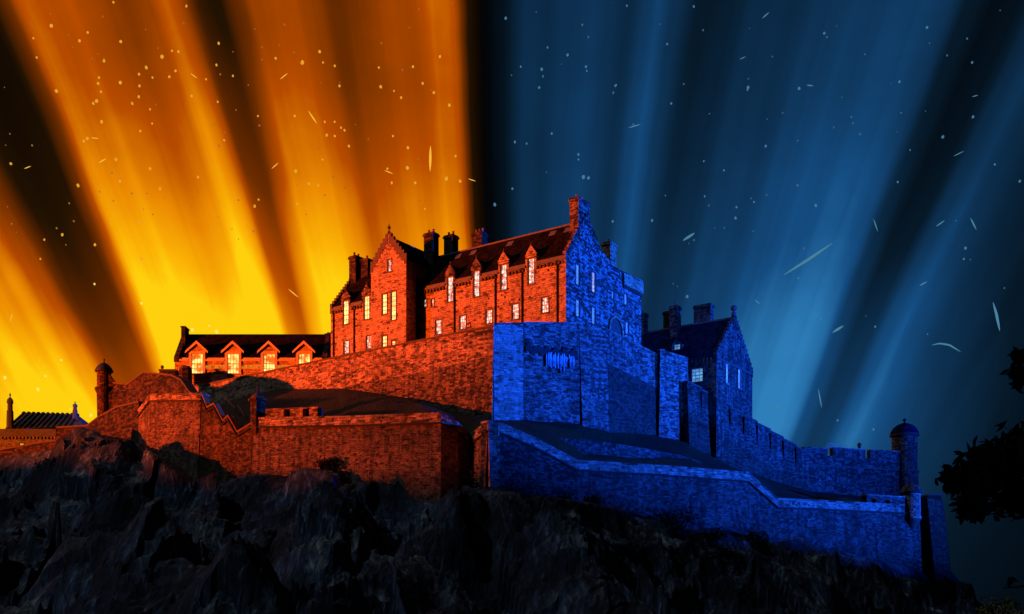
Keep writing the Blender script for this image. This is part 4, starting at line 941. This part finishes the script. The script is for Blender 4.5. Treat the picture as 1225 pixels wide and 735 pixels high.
# roof dormer
dxr_, _ = lf(811, 410); 
dxr_ = (((811-U0)/F)*(gy+2.2*ca)-gx+2.2*sa)/(ca-((811-U0)/F)*sa); dz0 = HE+2.0*s2
mb = MB(); facade(mb, (dxr_,1.9,dz0), X, nF, [(-.95,-.6),(.95,-.6),(.95,1.2),(0,2.1),(-.95,1.2)], [(-.5,.5,-.1,1.15)], .15)
for s in (-1,1): mb.facing([(dxr_+s*.95,1.9,dz0-.6),(dxr_+s*.95,1.9,dz0+1.2),(dxr_+s*.95,3.3,dz0+1.2)], X*s)
dmo = mb.build('dormer', COPE, th, world=False)
window(dmo, (dxr_,1.9,dz0), X, nF, -.5, .5, -.1, 1.15, G_COOL, 2, 3, margin=.08, depth=.1, surround=COPE) if False else None
pw = MB(); pw.obox((dxr_,1.9,dz0), X, nF, -.49, .49, -.14, -.11, -.09, 1.14); pw.build('pane', G_COOL, dmo, world=False)
pw = MB()
for a in (-.04,): pw.obox((dxr_,1.9,dz0), X, nF, a, .04, -.1, -.03, -.1, 1.15)
for z in (-.1,.28,.7,1.07): pw.obox((dxr_,1.9,dz0), X, nF, -.49, .49, -.105, -.035, z, z+.08)
pw.build('frame', WHITE, dmo, world=False)
rf = MB()
for s in (-1,1): slab(rf, (dxr_,1.75,dz0+2.1), (dxr_+s*1.15,1.75,dz0+1.0), (dxr_+s*1.15,3.2,dz0+1.0), (dxr_,4.2,dz0+2.1), .1)
rf.build('dormer_roof', SLATEB, dmo, world=False)
def ridge_x(u, yo=HD/2):
    q_ = (u-U0)/F; return (q_*(gy+yo*ca)-gx+yo*sa)/(ca-q_*sa)
chimney(th, ridge_x(840), HD/2+.6, HR-1, 52.6, 3.0, 1.3, S_BLUEW, 0)
chimney(th, ridge_x(813), HD/2-1.6, HR-3, 52.5, 1.4, 1.4, S_BLUEW, 1)
chimney(th, ridge_x(801,HD/2+1), HD/2+1, HR-1, 52.6, 1.7, 1.4, S_BLUEW, 1)
chimney(th, ridge_x(768), HD/2, HR-2, 52.8, 1.6, 1.4, S_BLUEW, 1)

# ------------------------------------------------------------------ the long low barracks on the warm side
th = thing('long_lodge', 'long low lodge with four glowing gabled windows and a dark slate roof', 'castle building', (*P(300,440,196)[:2], 0))
o = P(210,440,193.5); d2 = P(391,440,197) ; bu = Vector((d2.x-o.x, d2.y-o.y, 0)); bl = bu.length; bu.normalize()
bu = Vector((1,-.0,0)); o = P(209,440,195); bl = P(391,440,195).x-o.x; bn = Vector((0,-1,0)); o.z = 0
bz = lambda v: CZ+(V0-v)/F*195
mb = MB(); bw = []; pxm = 195/F
bx = lambda u: (u-209)*pxm
wins4 = [236,279,322,364]
strips = []
for i, u in enumerate(wins4): bw.append((bx(u-6.8), bx(u+6.8), bz(447), bz(423.5)))
edges = [217]+wins4+[386]
for a, b2 in zip(wins4, wins4[1:]): strips.append((bx(a+9), bx(b2-9), bz(441.5), bz(436.5)))
strips.append((bx(218), bx(227), bz(441.5), bz(436.5)))
ZEB = bz(430.5)
facade(mb, o, bu, bn, [(0,35),(bl,35),(bl,ZEB)]+[q_ for w_ in reversed(bw) for q_ in ((w_[1],ZEB),(w_[1],w_[2]),(w_[0],w_[2]),(w_[0],ZEB))]+[(0,ZEB)], strips, .3)
zrg = bz(401.5)+1.4; dp_ = 10.0
for x_, s in ((0,-1),(bl,1)): mb.facing([o+bu*x_+Vector((0,0,35)), o+bu*x_+Vector((0,dp_,35)), o+bu*x_+Vector((0,dp_,ZEB)), o+bu*x_+Vector((0,dp_/2,zrg)), o+bu*x_+Vector((0,0,ZEB))], bu*s)
mb.build('wall', S_FAR, th)
rf = MB(); slab(rf, o+Vector((.5,.3,ZEB+.25)), o+Vector((bl-.5,.3,ZEB+.25)), o+Vector((bl-.5,dp_/2,zrg)), o+Vector((.5,dp_/2,zrg))); slab(rf, o+Vector((.5,dp_+.3,ZEB)), o+Vector((bl-.5,dp_+.3,ZEB)), o+Vector((bl-.5,dp_/2,zrg)), o+Vector((.5,dp_/2,zrg)))
lroof = rf.build('roof', SLATE, th)
rd = MB(); cur = .5
for w_ in bw+[(bl-.3+1.05, 0)]:
    rd.box((o.x+cur,o.y-.3,ZEB-.32),(o.x+w_[0]-1.06+.5,o.y+.34,ZEB+.04)); rd.box((o.x+cur,o.y+.02,ZEB+.043),(o.x+w_[0]-.56,o.y+.5,ZEB+.36)); cur = w_[1]+.56
rd.build('gutter', PALETRIM, lroof)
for w_ in bw:
    wo2 = window(th, o, bu, bn, *w_, G_HOT, 4, 4, world=True, surround=PALETRIM, margin=.45, proud=.22, bar=.09)
    c = (w_[0]+w_[1])/2; zt = w_[3]+.45; dmb = MB(); hw = 1.95
    dmb.facing([o+Vector((c-hw+.3,-.2,zt+.002)),o+Vector((c+hw-.3,-.2,zt+.002)),o+Vector((c,-.2,zt+1.5))], bn)
    dmb.box((o.x+c-1.5,o.y-.18,ZEB-.1),(o.x+w_[0]-.46,o.y+2.2,zt)); dmb.box((o.x+w_[1]+.46,o.y-.18,ZEB-.1),(o.x+c+1.5,o.y+2.2,zt))
    dm_ = dmb.build('gablet', S_FAR, th)
    r_ = MB()
    for s in (-1,1):
        a = [(c,-.45,zt+1.62),(c+s*(hw+.1),-.45,zt-.12),(c+s*(hw+.1),3.6,zt-.12),(c,4.6,zt+1.62)]
        slab(r_, *[o+Vector(q_) for q_ in a], .16)
    r_.build('gablet_roof', SLATE, dm_)
    r_ = MB()
    for s in (-1,1):
        A0 = [(c,zt+1.30),(c+s*(hw+.14),zt-.48),(c+s*(hw+.14),zt-.08),(c,zt+1.86)]
        r_.hexa([o+Vector((x,-.5,z)) for x, z in A0], [o+Vector((x,-.62,z)) for x, z in A0])
    r_.build('bargeboard', PALETRIM, dm_)
G_STRIP = glass_mat('glass_amber_strip', (1,.26,.02), .8)
for s_ in strips: window(th, o, bu, bn, *s_, G_STRIP, max(1, round((s_[1]-s_[0])/.95)), 1, world=True, margin=.06, surround=S_FAR, bar=.12)
for u, zt_, w in ((214,bz(394),.75),(388.5,bz(403),.75)):
    x_ = o.x+bx(u); c_ = MB(); c_.box((x_-w/2,o.y+dp_/2-2.5,ZEB-.5),(x_+w/2,o.y+dp_/2-.1,zt_+1.0)); c_.box((x_-w/2-.1,o.y+dp_/2-2.6,zt_+1.003),(x_+w/2+.1,o.y+dp_/2,zt_+1.25)); c_.build('chimney', S_OLD, th)
for x_ in (bx(211.5),bx(388.5)):
    c_ = MB(); c_.hexa([o+Vector((x_-.45,-.35,ZEB-.5)),o+Vector((x_+.45,-.35,ZEB-.5)),o+Vector((x_+.45,dp_/2,zrg-.3)),o+Vector((x_-.45,dp_/2,zrg-.3))],[o+Vector((x_-.45,-.35,ZEB+.35)),o+Vector((x_+.45,-.35,ZEB+.35)),o+Vector((x_+.45,dp_/2,zrg+.5)),o+Vector((x_-.45,dp_/2,zrg+.5))]); c_.build('gable_coping', S_OLD, th)
# small dark outbuilding at its end
sb = P(204,455,190); th = thing('stone_hut', 'tiny dark hut with a knobbed gable at the foot of the long lodge', 'hut', (sb.x,sb.y,40))
mb = MB(); mb.box((sb.x-1.7,sb.y-1,38),(sb.x+1.2,sb.y+2,P(204,445,190).z)); mb.build('wall', S_OLD, th)
mb = MB(); mb.box((sb.x-1.8,sb.y-1.1,P(204,445,190).z+.003),(sb.x+1.3,sb.y+2.1,P(204,444,190).z+.1)); mb.lathe((sb.x-1.3,sb.y-.6,P(204,444,190).z), [(.2,0),(.2,.4),(.32,.5),(.25,.8),(0,.9)], 8); mb.build('roof', DARKTRIM, th)
hb = P(222,449,185); th = thing('gate_pier', 'rough dark stub of wall standing against the lodge end', 'wall stub', (hb.x,hb.y,38))
mb = MB(); mb.lathe((hb.x,hb.y,0), [(1.2,36),(1.15,44),(.9,P(222,441,185).z),(0,P(222,438,185).z)], 7); mb.build('shaft', S_OLD, th)
mb = MB(); mb.lathe((hb.x,hb.y,P(222,441,185).z-.1), [(.95,0),(1.05,.1),(.7,.5),(0,.7)], 7); mb.build('cap', DARKTRIM, th)

# ------------------------------------------------------------------ the far ribbed hall
YH = 255; hx = lambda u: (u-U0)/F*YH; hzv = lambda v: CZ+(V0-v)/F*YH
th = thing('ribbed_roof_hall', 'far hall with ribbed grey green roof and pinnacles under the yellow sky', 'hall', (hx(45),YH,0))
mb = MB(); facade(mb, (hx(-30),YH,0), X, nF, [(0,15),(hx(100)-hx(-30),15),(hx(100)-hx(-30),hzv(526)),(0,hzv(526))], [(hx(23.5)-hx(-30),hx(28.5)-hx(-30),hzv(536.5),hzv(530.5))], .3)
mb.facing([(hx(100),YH,15),(hx(100),YH+14,15),(hx(100),YH+14,hzv(526)),(hx(100),YH,hzv(526))], X); mb.build('wall', S_FAR, th)
window(th, (hx(-30),YH,0), X, nF, hx(23.5)-hx(-30), hx(28.5)-hx(-30), hzv(536.5), hzv(530.5), G_GREEN, 2, 2, world=True, margin=.1)
mb = MB(); mb.box((hx(-30),YH-.35,hzv(523)),(hx(100)+.3,YH+14,hzv(513.5))); mb.build('frieze', plain('frieze_stone', (.22,.15,.08)), th)
mb = MB()
for i in range(30): mb.box((hx(-28)+i*.86,YH-.6,hzv(526)),(hx(-28)+i*.86+.4,YH-.004,hzv(523)-.003))
mb.build('cornice', S_FAR, th)
mb = MB(); rb = MB()
B0 = [Vector((hx(8),YH-.2,hzv(513.4))), Vector((hx(100),YH-.2,hzv(510)))]; T0 = [Vector((hx(15),YH+6,hzv(491)+.5)), Vector((hx(80),YH+6,hzv(493)+.5))]
mb.facing([B0[0],B0[1],T0[1],T0[0]], -Yv); mb.facing([B0[1],B0[1]+Vector((0,13,0)),T0[1]], X); mb.facing([B0[0],B0[0]+Vector((0,13,0)),T0[0]], -X); mb.facing([B0[0]+Vector((0,13,0)),B0[1]+Vector((0,13,0)),T0[1],T0[0]], Yv)
hro = mb.build('roof', plain('copper_roof', (.10,.11,.085)), th)
for i in range(12):
    t_ = i/11; a = B0[0].lerp(B0[1].lerp(B0[0], .18), t_); b2 = T0[0].lerp(T0[1], t_); rb.bar(a+Vector((0,-.1,.05)), b2+Vector((0,-.1,.05)), .3)
    rb.lathe(b2-Vector((0,0,.3)), [(.6,0),(.55,.35),(.3,.6),(0,.7)], 8)
rb.build('roof_ribs', plain('copper_rib', (.05,.055,.045)), hro)
for u, vt, vb, w in ((13,477,513,.8),(84.5,481,499,.62)):
    p = MB(); p.lathe((hx(u),YH-.4+(3 if u > 50 else 0),hzv(vb)), [(w*1.1,0),(w,(vb-vt)*.115),(w*.8,(vb-vt)*.12),(w*.75,(vb-vt)*.165),(w,(vb-vt)*.17),(w*.9,(vb-vt)*.19),(w*.5,(vb-vt)*.202),(w*.12,(vb-vt)*.21),(w*.3,(vb-vt)*.225),(0,(vb-vt)*.24)], 8); p.build('pinnacle', plain('pinnacle_stone', (.16,.14,.10)), th)

# ------------------------------------------------------------------ planting
def leaf_mat(name, a, b_):
    m, t, b = mat(name); k = t.links.new
    oi = nd(t, 'ShaderNodeNewGeometry'); r_ = ramp(t, [(0, (*a,1)), (1, (*b_,1))]); k(oi.outputs['Random Per Island'], r_.inputs[0]); k(r_.outputs[0], b.inputs['Base Color']); b.inputs['Roughness'].default_value = .9; b.inputs['Specular IOR Level'].default_value = .0
    return m
BUSHM = leaf_mat('bush_leaf', (.006,.008,.004), (.03,.035,.018)); LEAFM = leaf_mat('tree_leaf', (.002,.004,.003), (.005,.009,.006))
YELM = leaf_mat('yellow_leaf', (.05,.06,.01), (.20,.18,.03)); BARK = plain('bark', (.02,.016,.012))
def leafquad(mb, p, s, rnd, long=1.7):
    a = Vector((rnd.gauss(0,1), rnd.gauss(0,1), rnd.gauss(0,1))).normalized(); b2 = a.cross(Vector((rnd.gauss(0,1), rnd.gauss(0,1), rnd.gauss(0,1)))).normalized()
    L_ = a*s*long; w = b2*s*.5; n = a.cross(b2)*s*.12
    mb.face([p-L_*.5, p-L_*.12+w+n, p+L_*.2+w*.8+n, p+L_*.55, p+L_*.2-w*.8+n, p-L_*.12-w+n])
def shrub(u, v, Y, r, hgt, label, mtl=BUSHM, nl=420, s=.22, seed=0, on_rock=True):
    rnd = random.Random(seed); c = P(u, v, Y)
    if on_rock: c.z = height(c.x, c.y)-.1
    th = thing('shrub', label, 'shrub', c, 0, 'shrubs on the castle rock')
    fo = MB(); stb = MB()
    for i in range(7):
        a = rnd.uniform(0, 6.28); tip = c+Vector((math.cos(a)*r*.6, math.sin(a)*r*.6, hgt*rnd.uniform(.5,.9)))
        stb.tube([c, c.lerp(tip,.5)+Vector((0,0,.1*hgt)), tip], .07, .02, 5)
        for k_ in range(nl//7):
            q_ = tip+Vector((rnd.gauss(0,r*.3), rnd.gauss(0,r*.3), rnd.gauss(0,hgt*.2))); q_.z = max(q_.z, c.z+.05); leafquad(fo, q_, s*rnd.uniform(.6,1.3), rnd)
    stb.build('stem', BARK, th); fo.build('foliage', mtl, th)
shrub(705,606,133.2,1.6,1.9,'dark shrub at the wall foot just past the mossy corner wall',seed=1)
shrub(808,612,138.6,2.2,3.2,'tall dark shrub against the middle of the blue curtain wall',seed=2,nl=620)
shrub(846,632,141,2.0,1.8,'broad dark shrub below the blue curtain wall, before its dip',seed=3)
shrub(905,634,145,1.7,1.9,'rounded dark shrub under the dip in the blue curtain wall',seed=4)
shrub(660,604,130.5,1.8,1.0,'flat dark shrub at the foot of the mossy corner wall',seed=5)
shrub(560,585,128.4,1.2,2.3,'dark shrub in the shadowed nook beside the front corner',seed=6)
shrub(552,606,122,1.5,1.1,'low dark shrub on the ridge below the front corner',seed=7)
shrub(395,572,136.4,1.3,1.9,'dark shrub on the outcrop under the rust lit lower wall',seed=8)
shrub(345,640,122,1.9,1.1,'low dark shrub on the open rock under the zigzag wall',seed=9)
shrub(150,545,148,2.0,1.3,'low dark shrub on the slope under the old flank wall',seed=10)
shrub(1197,718,100,1.6,2.6,'yellow green shrub at the bottom of the slope near the tree',mtl=YELM,seed=11,nl=300)
# rough grass
rnd = random.Random(5); gm_ = MB()
for i in range(16000):
    x = rnd.uniform(-75,90); Yf, zf = lerp_foot(x); d = abs(rnd.gauss(0,14))
    y = Yf-d-.3
    if y < 80 or d > 55: continue
    if noise.noise(Vector((x*.09, y*.09, 4.4))) < (.02 if x < 15 else -.25): continue
    z = height(x, y); h_ = rnd.uniform(.15,.5); a = rnd.uniform(0,6.28); w = Vector((math.cos(a)*.05, math.sin(a)*.05, 0)); lean = Vector((rnd.gauss(0,.15), rnd.gauss(0,.15), h_))
    p = Vector((x,y,z-.05)); gm_.face([p-w, p+w, p+lean])
    p = p+Vector((rnd.gauss(0,.12), rnd.gauss(0,.12), 0)); gm_.face([p-w, p+w, p+lean*.8+Vector((.1,0,0))])
go = gm_.build('rough_grass', leaf_mat('grass_blade', (.008,.012,.012), (.06,.07,.07))); tag(go, 'rough dry grass growing over the rock slopes', 'grass', kind='stuff')

# black foreground tree reaching in from the side
rnd = random.Random(21)
tb = Vector((10.3, 15.5, 0)); th = thing('foreground_tree', 'black silhouetted tree whose leafy branches reach in over the dark sky', 'tree', tb)
tk = MB(); tk.tube([tb, tb+Vector((.1,0,1.5)), tb+Vector((-.1,.1,3.2)), tb+Vector((-.3,0,4.6)), tb+Vector((-.2,.2,6.8))], .3, .12, 10)
tk.build('trunk', BARK, th)
lf_ = MB(); br_ = MB()
def q14(u, v, Y): return P(u, v, Y)
clusters = [((1134,574),7),((1152,566),10),((1168,572),13),((1180,590),11),((1198,545),14),((1218,545),16),((1228,528),14),((1214,574),14),((1162,598),10),((1146,578),12),((1138,582),6),((1160,560),13),((1175,545),14),((1165,585),14),((1158,606),12),((1172,612),9),((1190,540),16),((1210,530),16),((1200,560),18),((1188,575),10),((1222,555),20),
            ((1215,590),16),((1205,600),12),((1152,612),7),((1225,610),14),((1165,617),6),((1218,446),7),((1224,425),10),((1226,455),8),((1183,558),12),((1240,540),25),((1245,590),25),((1240,440),16)]
root = tb+Vector((-.3,0,4.6)); low = tb+Vector((0,0,3.2))
for (u, v), r in clusters:
    Y = 14.6+rnd.uniform(-.5,.8); c = P(u, v, Y); rr = r/F*Y
    src = (low if v > 500 else root); md = src.lerp(c, .55)+Vector((0,rnd.uniform(-.2,.2),.12))
    br_.tube([src, src.lerp(md,.5)+Vector((0,0,.16)), md+Vector((0,0,.08)), c], .04, .006, 5)
    for i in range(4):
        tw_ = c+Vector((rnd.gauss(0,rr*.7), rnd.gauss(0,rr*.6), rnd.gauss(0,rr*.7))); br_.tube([c.lerp(md,.12), c.lerp(tw_,.5)+Vector((0,0,.02)), tw_], .009, .003, 4)
        for j in range(3): leafquad(lf_, tw_+Vector((rnd.gauss(0,.04), rnd.gauss(0,.04), rnd.gauss(0,.04))), .085*rnd.uniform(.7,1.3), rnd, 2.1)
    for i in range(int(10+r*2.8)):
        p = c+Vector((rnd.gauss(0,rr*.5), rnd.gauss(0,rr*.8), rnd.gauss(0,rr*.42))); leafquad(lf_, p, .074*rnd.uniform(.6,1.35), rnd, 2.3)
for i in range(1500):                                   # the rest of the crown, beside and above
    a = Vector((rnd.gauss(0,1.0), rnd.gauss(0,1.2), rnd.gauss(0,1.2))); p = tb+Vector((.4,.3,5.8))+a
    if (p.x/p.y)*F+U0 < 1232: continue
    leafquad(lf_, p, .08*rnd.uniform(.7,1.3), rnd, 1.9)
for i in range(5):
    p = P(1203+rnd.uniform(-2,2)+i*2.2, 702-i*2.2, 14.4); leafquad(lf_, p, .06, rnd, 2.2)
br_.tube([low+Vector((0,0,-1.2)), P(1240,700,14.6), P(1200,704,14.4)], .03, .006, 5)
br_.build('branches', BARK, th); lf_.build('crown', LEAFM, th)

# ------------------------------------------------------------------ drifting embers and pale flecks over the castle
def emis(name, col, s):
    m, t, b = mat(name); b.inputs['Base Color'].default_value = (.02,.02,.02,1); b.inputs['Emission Color'].default_value = (*col,1); b.inputs['Emission Strength'].default_value = s
    return m
EMB = emis('ember_glow', (1,.46,.03), .78); EMB2 = emis('ember_faint', (1,.42,.04), .32); EMB3 = emis('ember_pale', (1,.74,.12), 1.05); SPK = emis('spark_glow', (1,.5,.04), .95)
FLK = emis('fleck_glow', (.12,.38,.62), .46); FLK2 = emis('fleck_faint', (.12,.34,.55), .33); STR = emis('streak_glow', (.14,.46,.66), .46)
def blob(name, mtl, seed):
    bm = bmesh.new(); bmesh.ops.create_icosphere(bm, subdivisions=2, radius=1)
    for v in bm.verts: v.co *= 1+.22*noise.noise(v.co*1.3+Vector((seed,0,0)))
    me = bpy.data.meshes.new(name); bm.to_mesh(me); bm.free(); me.materials.append(mtl)
    for p in me.polygons: p.use_smooth = True
    return me
ME = [blob('ember', EMB, i) for i in range(3)]; ME2 = [blob('ember', EMB2, i) for i in range(3)]; ME3 = [blob('ember', EMB3, i) for i in range(3)]; MF = [blob('fleck', FLK, i) for i in range(3)]; MF2 = [blob('fleck', FLK2, i) for i in range(3)]
rnd = random.Random(11)
def put(name, me, u, v, r_px, label, cat, group):
    Y = rnd.uniform(70,115); o = bpy.data.objects.new(name, me); C.objects.link(o); o.location = P(u, v, Y); r = r_px/F*Y
    o.scale = (r, r, r*rnd.uniform(1.15,1.4)); o.rotation_euler = (rnd.uniform(-.3,.3), rnd.uniform(-.35,.35), rnd.uniform(0,6.28)); tag(o, label, cat, group)
big = [(61,31,2.6),(105,39,1.9),(95,49,2.1),(145,50,2.4),(194,68,2.9),(175,81,2.3),(166,89,2),(144,99,2.5),(167,103,2),(125,73,2),(119,93,1.8),(117,100,2.1),(121,110,1.8),(116,121,2.6),(112,124,2),(122,146,2.3),(104,166,2.4),(100,169,2),
       (67,109,2.5),(166,116,1.9),(158,124,1.9),(206,61,1.7),(213,62,1.8),(202,92,2),(210,85,2),(183,93,1.6),(229,115,1.7),(247,95,1.6),(261,52,1.9),(259,78,1.8),(279,91,1.6),(168,157,1.7),(182,148,1.5),(179,131,1.5),(268,168,1.6),(260,122,1.6),
       (40,46,1.6),(44,69,1.6),(136,3,1.8),(223,7,1.6),(94,222,2.4),(74,281,2),(114,293,2),(133,268,1.5),(138,191,2.2),(143,217,1.9),(179,202,2.2),(191,226,2.1),(166,266,2.1),(237,212,1.9),(223,8,1.4),(169,310,1.6),(13,196,2),(53,287,1.5),(48,310,1.4),
       (362,75,3),(330,70,2),(383,62,2.3),(387,75,1.6),(400,79,1.8),(406,103,2),(453,81,1.8),(455,104,2.3),(494,80,2),(526,68,2),(505,100,2),(519,111,2.2),(537,126,2.3),(480,117,1.9),(471,109,1.4),(309,139,1.5),(352,139,2),(388,146,1.6),(400,146,1.6),
       (391,162,2),(400,163,1.8),(408,153,1.7),(412,156,1.8),(418,175,2),(470,163,1.6),(488,177,2.2),(488,201,2.6),(545,187,1.7),(534,214,2.7),(551,217,2),(497,219,2.1),(468,219,1.9),(463,202,1.7),(354,205,2.6),(369,220,2.2),(381,222,1.8),
       (305,247,2),(310,239,1.6),(355,244,1.9),(386,191,1.5),(508,250,1.4),(230,395,2.6),(259,397,2.8),(113,340,1.6),(169,363,2),(6,452,2.5),(45,466,2.6),(54,450,1.6),(73,431,1.5),(109,497,2.4),(85,490,1.5),(250,390,1.6)]
EL = 'tiny round ember glowing in the orange half of the sky'; EG = 'embers drifting in the orange sky'
for u, v, r in big: put('ember', rnd.choice(ME3 if v > 330 else ME), u+rnd.uniform(-.6,.6), v, r*.70, EL, 'ember', EG)
n_ = 0
while n_ < 85:
    u = rnd.uniform(5,552); v = rnd.uniform(3,420)
    if v > 250 and u > 385 or v > 300: continue
    put('ember', rnd.choice(ME2), u, v, rnd.uniform(.5,1.1), 'barely visible dim ember in the orange half of the sky', 'ember', 'dim embers in the orange sky'); n_ += 1
bl_ = [(698,212,2.8),(592,245,2.4),(605,22,2.3),(648,83,2.2),(679,66,2),(701,80,1.9),(623,80,1.6),(645,105,1.9),(702,85,1.5),(750,7,1.6),(736,103,1.6),(798,53,1.6),(830,8,1.8),(895,105,2.3),(894,108,1.2),(986,40,2),(956,106,2.4),(1109,33,2),(1076,98,1.9),(1163,75,1.8),
       (1164,140,2),(1128,164,2.2),(737,102,1.4),(692,185,1.9),(692,191,1.5),(704,213,2.3),(613,226,1.8),(803,124,1.7),(916,175,1.9),(880,261,2),(881,248,1.7),(866,204,1.4),(842,193,1.4),(954,222,1.5),(976,246,2.2),(1074,218,1.6),(1155,297,2.2),(1153,310,1.7),(1190,197,1.6),
       (1220,217,2),(733,265,1.8),(780,264,2),(843,235,1.4),(822,355,2.3),(902,242,1.4),(660,160,1.7),(616,170,1.7),(630,172,1.6),(655,57,1.5),(955,333,1.4),(1002,503,1.6),(1045,514,1.8),(982,382,1.5),(1047,391,1.6)]
FL = 'tiny pale blue fleck floating in the dark blue half of the sky'; FG = 'pale flecks drifting in the blue sky'
for u, v, r in bl_: put('fleck', rnd.choice(MF), u, v, r*.68, FL, 'fleck', FG)
n_ = 0
while n_ < 55:
    u = rnd.uniform(600,1210); v = rnd.uniform(3,400)
    if v > 225 and 600 < u < 780: continue
    put('fleck', rnd.choice(MF2), u, v, rnd.uniform(.5,1.1), 'barely visible dim fleck in the dark blue half of the sky', 'fleck', 'dim flecks in the blue sky'); n_ += 1
def streak_obj(name, mtl, pts, r_px, label, Y=90):     # a solid glowing sliver, thick in the middle
    P_ = [P(u, v, Y) for u, v in pts]; P_ = spline(P_, 11) if len(pts) > 1 else P_; mb = MB(); n = 8; rings = []
    for i, p in enumerate(P_):
        d = (P_[min(i+1,10)]-P_[max(i-1,0)]).normalized(); u_ = d.cross(Vector((0,1,0))).normalized(); w = d.cross(u_); r = max(.004, .78*r_px/F*Y*math.sin(math.pi*(.04+.92*i/10))**.8)
        rings.append([p+(u_*math.cos(a)+w*math.sin(a))*r for a in [2*math.pi*j/n for j in range(n)]])
    for A, B in zip(rings, rings[1:]):
        for j in range(n): mb.face([A[j], A[(j+1)%n], B[(j+1)%n], B[j]])
    mb.face(rings[0]); mb.face(rings[-1][::-1])
    c = P_[5]; o = mb.build(name, mtl); 
    for v in o.data.vertices: v.co -= c
    o.location = c
    for p in o.data.polygons: p.use_smooth = True
    return tag(o, label, 'spark' if name == 'spark' else 'streak', 'sparks in the orange sky' if name == 'spark' else 'streaks in the blue sky')
for pts, r, lb in (([(369,133),(379,148)],1.1,'short bright spark slanting in the middle of the orange sky'),([(335,95),(344,88)],.8,'upturned spark near the top of the orange sky'),([(325,202),(333,195)],.8,'small upturned spark beside the second dark beam'),
                   ([(460,204),(470,208)],.8,'nearly level spark above the gable finial'),([(515,175),(514.5,205)],1.9,'tallest upright spark close to the black divide'),([(228,88),(236,94)],.7,'small spark slanting down between the dark beams'),
                   ([(109,165),(118,166)],.8,'level spark among the ember cluster'),([(118,195),(127,190)],.9,'spark beside the broad dark beam, just below the ember cluster'),([(29,202),(37,199)],.7,'spark at the outer edge of the broad dark beam'),
                   ([(345,346),(357,356)],.9,'spark slanting down above the long lodge roof'),([(12,385),(15,375)],.8,'upright spark low beside the ribbed roof hall sky'),([(560,214),(569,217)],.7,'lone spark inside the black divide')):
    streak_obj('spark', SPK, pts, r, lb, rnd.uniform(75,110))
for pts, r, lb in (([(938,329),(968,310),(996,291)],2.0,'longest pale comet streak, slanting up over the gabled hall'),([(817,288),(831,279)],1.9,'short bright streak above the great house back roof'),([(996,398),(1009,390)],1.9,'short bright streak just above the gabled hall gable'),
                   ([(1115,413),(1124,411),(1136,413),(1149,421)],1.4,'curved pale arc above the black tree'),([(1188,362),(1192,376),(1196,396)],2.0,'long upright streak near the black tree top'),([(1161,261),(1168,275)],1.1,'slim streak slanting down in the upper dark beam edge'),
                   ([(1045,262),(1050,277)],.9,'slim faint streak beside the broad dark beam'),([(1120,271),(1130,264)],1.0,'slim upturned streak between the last two beams'),([(1100,342),(1109,337)],1.0,'small upturned streak beyond the broad dark beam'),
                   ([(979,466),(983,488)],1.0,'upright sliver over the stepped wall'),([(752,153),(766,149)],.9,'small level streak left of the blue middle sky' if False else 'small nearly level streak high above the great house chimney'),([(912,22),(920,15)],.9,'small upturned streak at the very top of the blue sky'),
                   ([(965,102),(973,103)],.9,'tiny level streak beside the brightest fleck'),([(1141,187),(1153,181)],.7,'faint upturned streak in the far dark beam'),([(903,359),(909,364)],.8,'tiny streak sinking toward the gabled hall roof'),([(885,71),(892,68)],.7,'tiny faint streak high in the blue sky centre'),
                   ([(1163,116),(1170,114)],.7,'tiny level streak at the top of the broad dark beam'),([(924,489),(934,485)],.8,'small streak low beside the gabled hall wall')):
    streak_obj('streak', STR, pts, r, lb, rnd.uniform(75,110))
slot_rows(th_up, [(539,420,148.0,.42,.75),(490,429,151.6,.42,.75)])
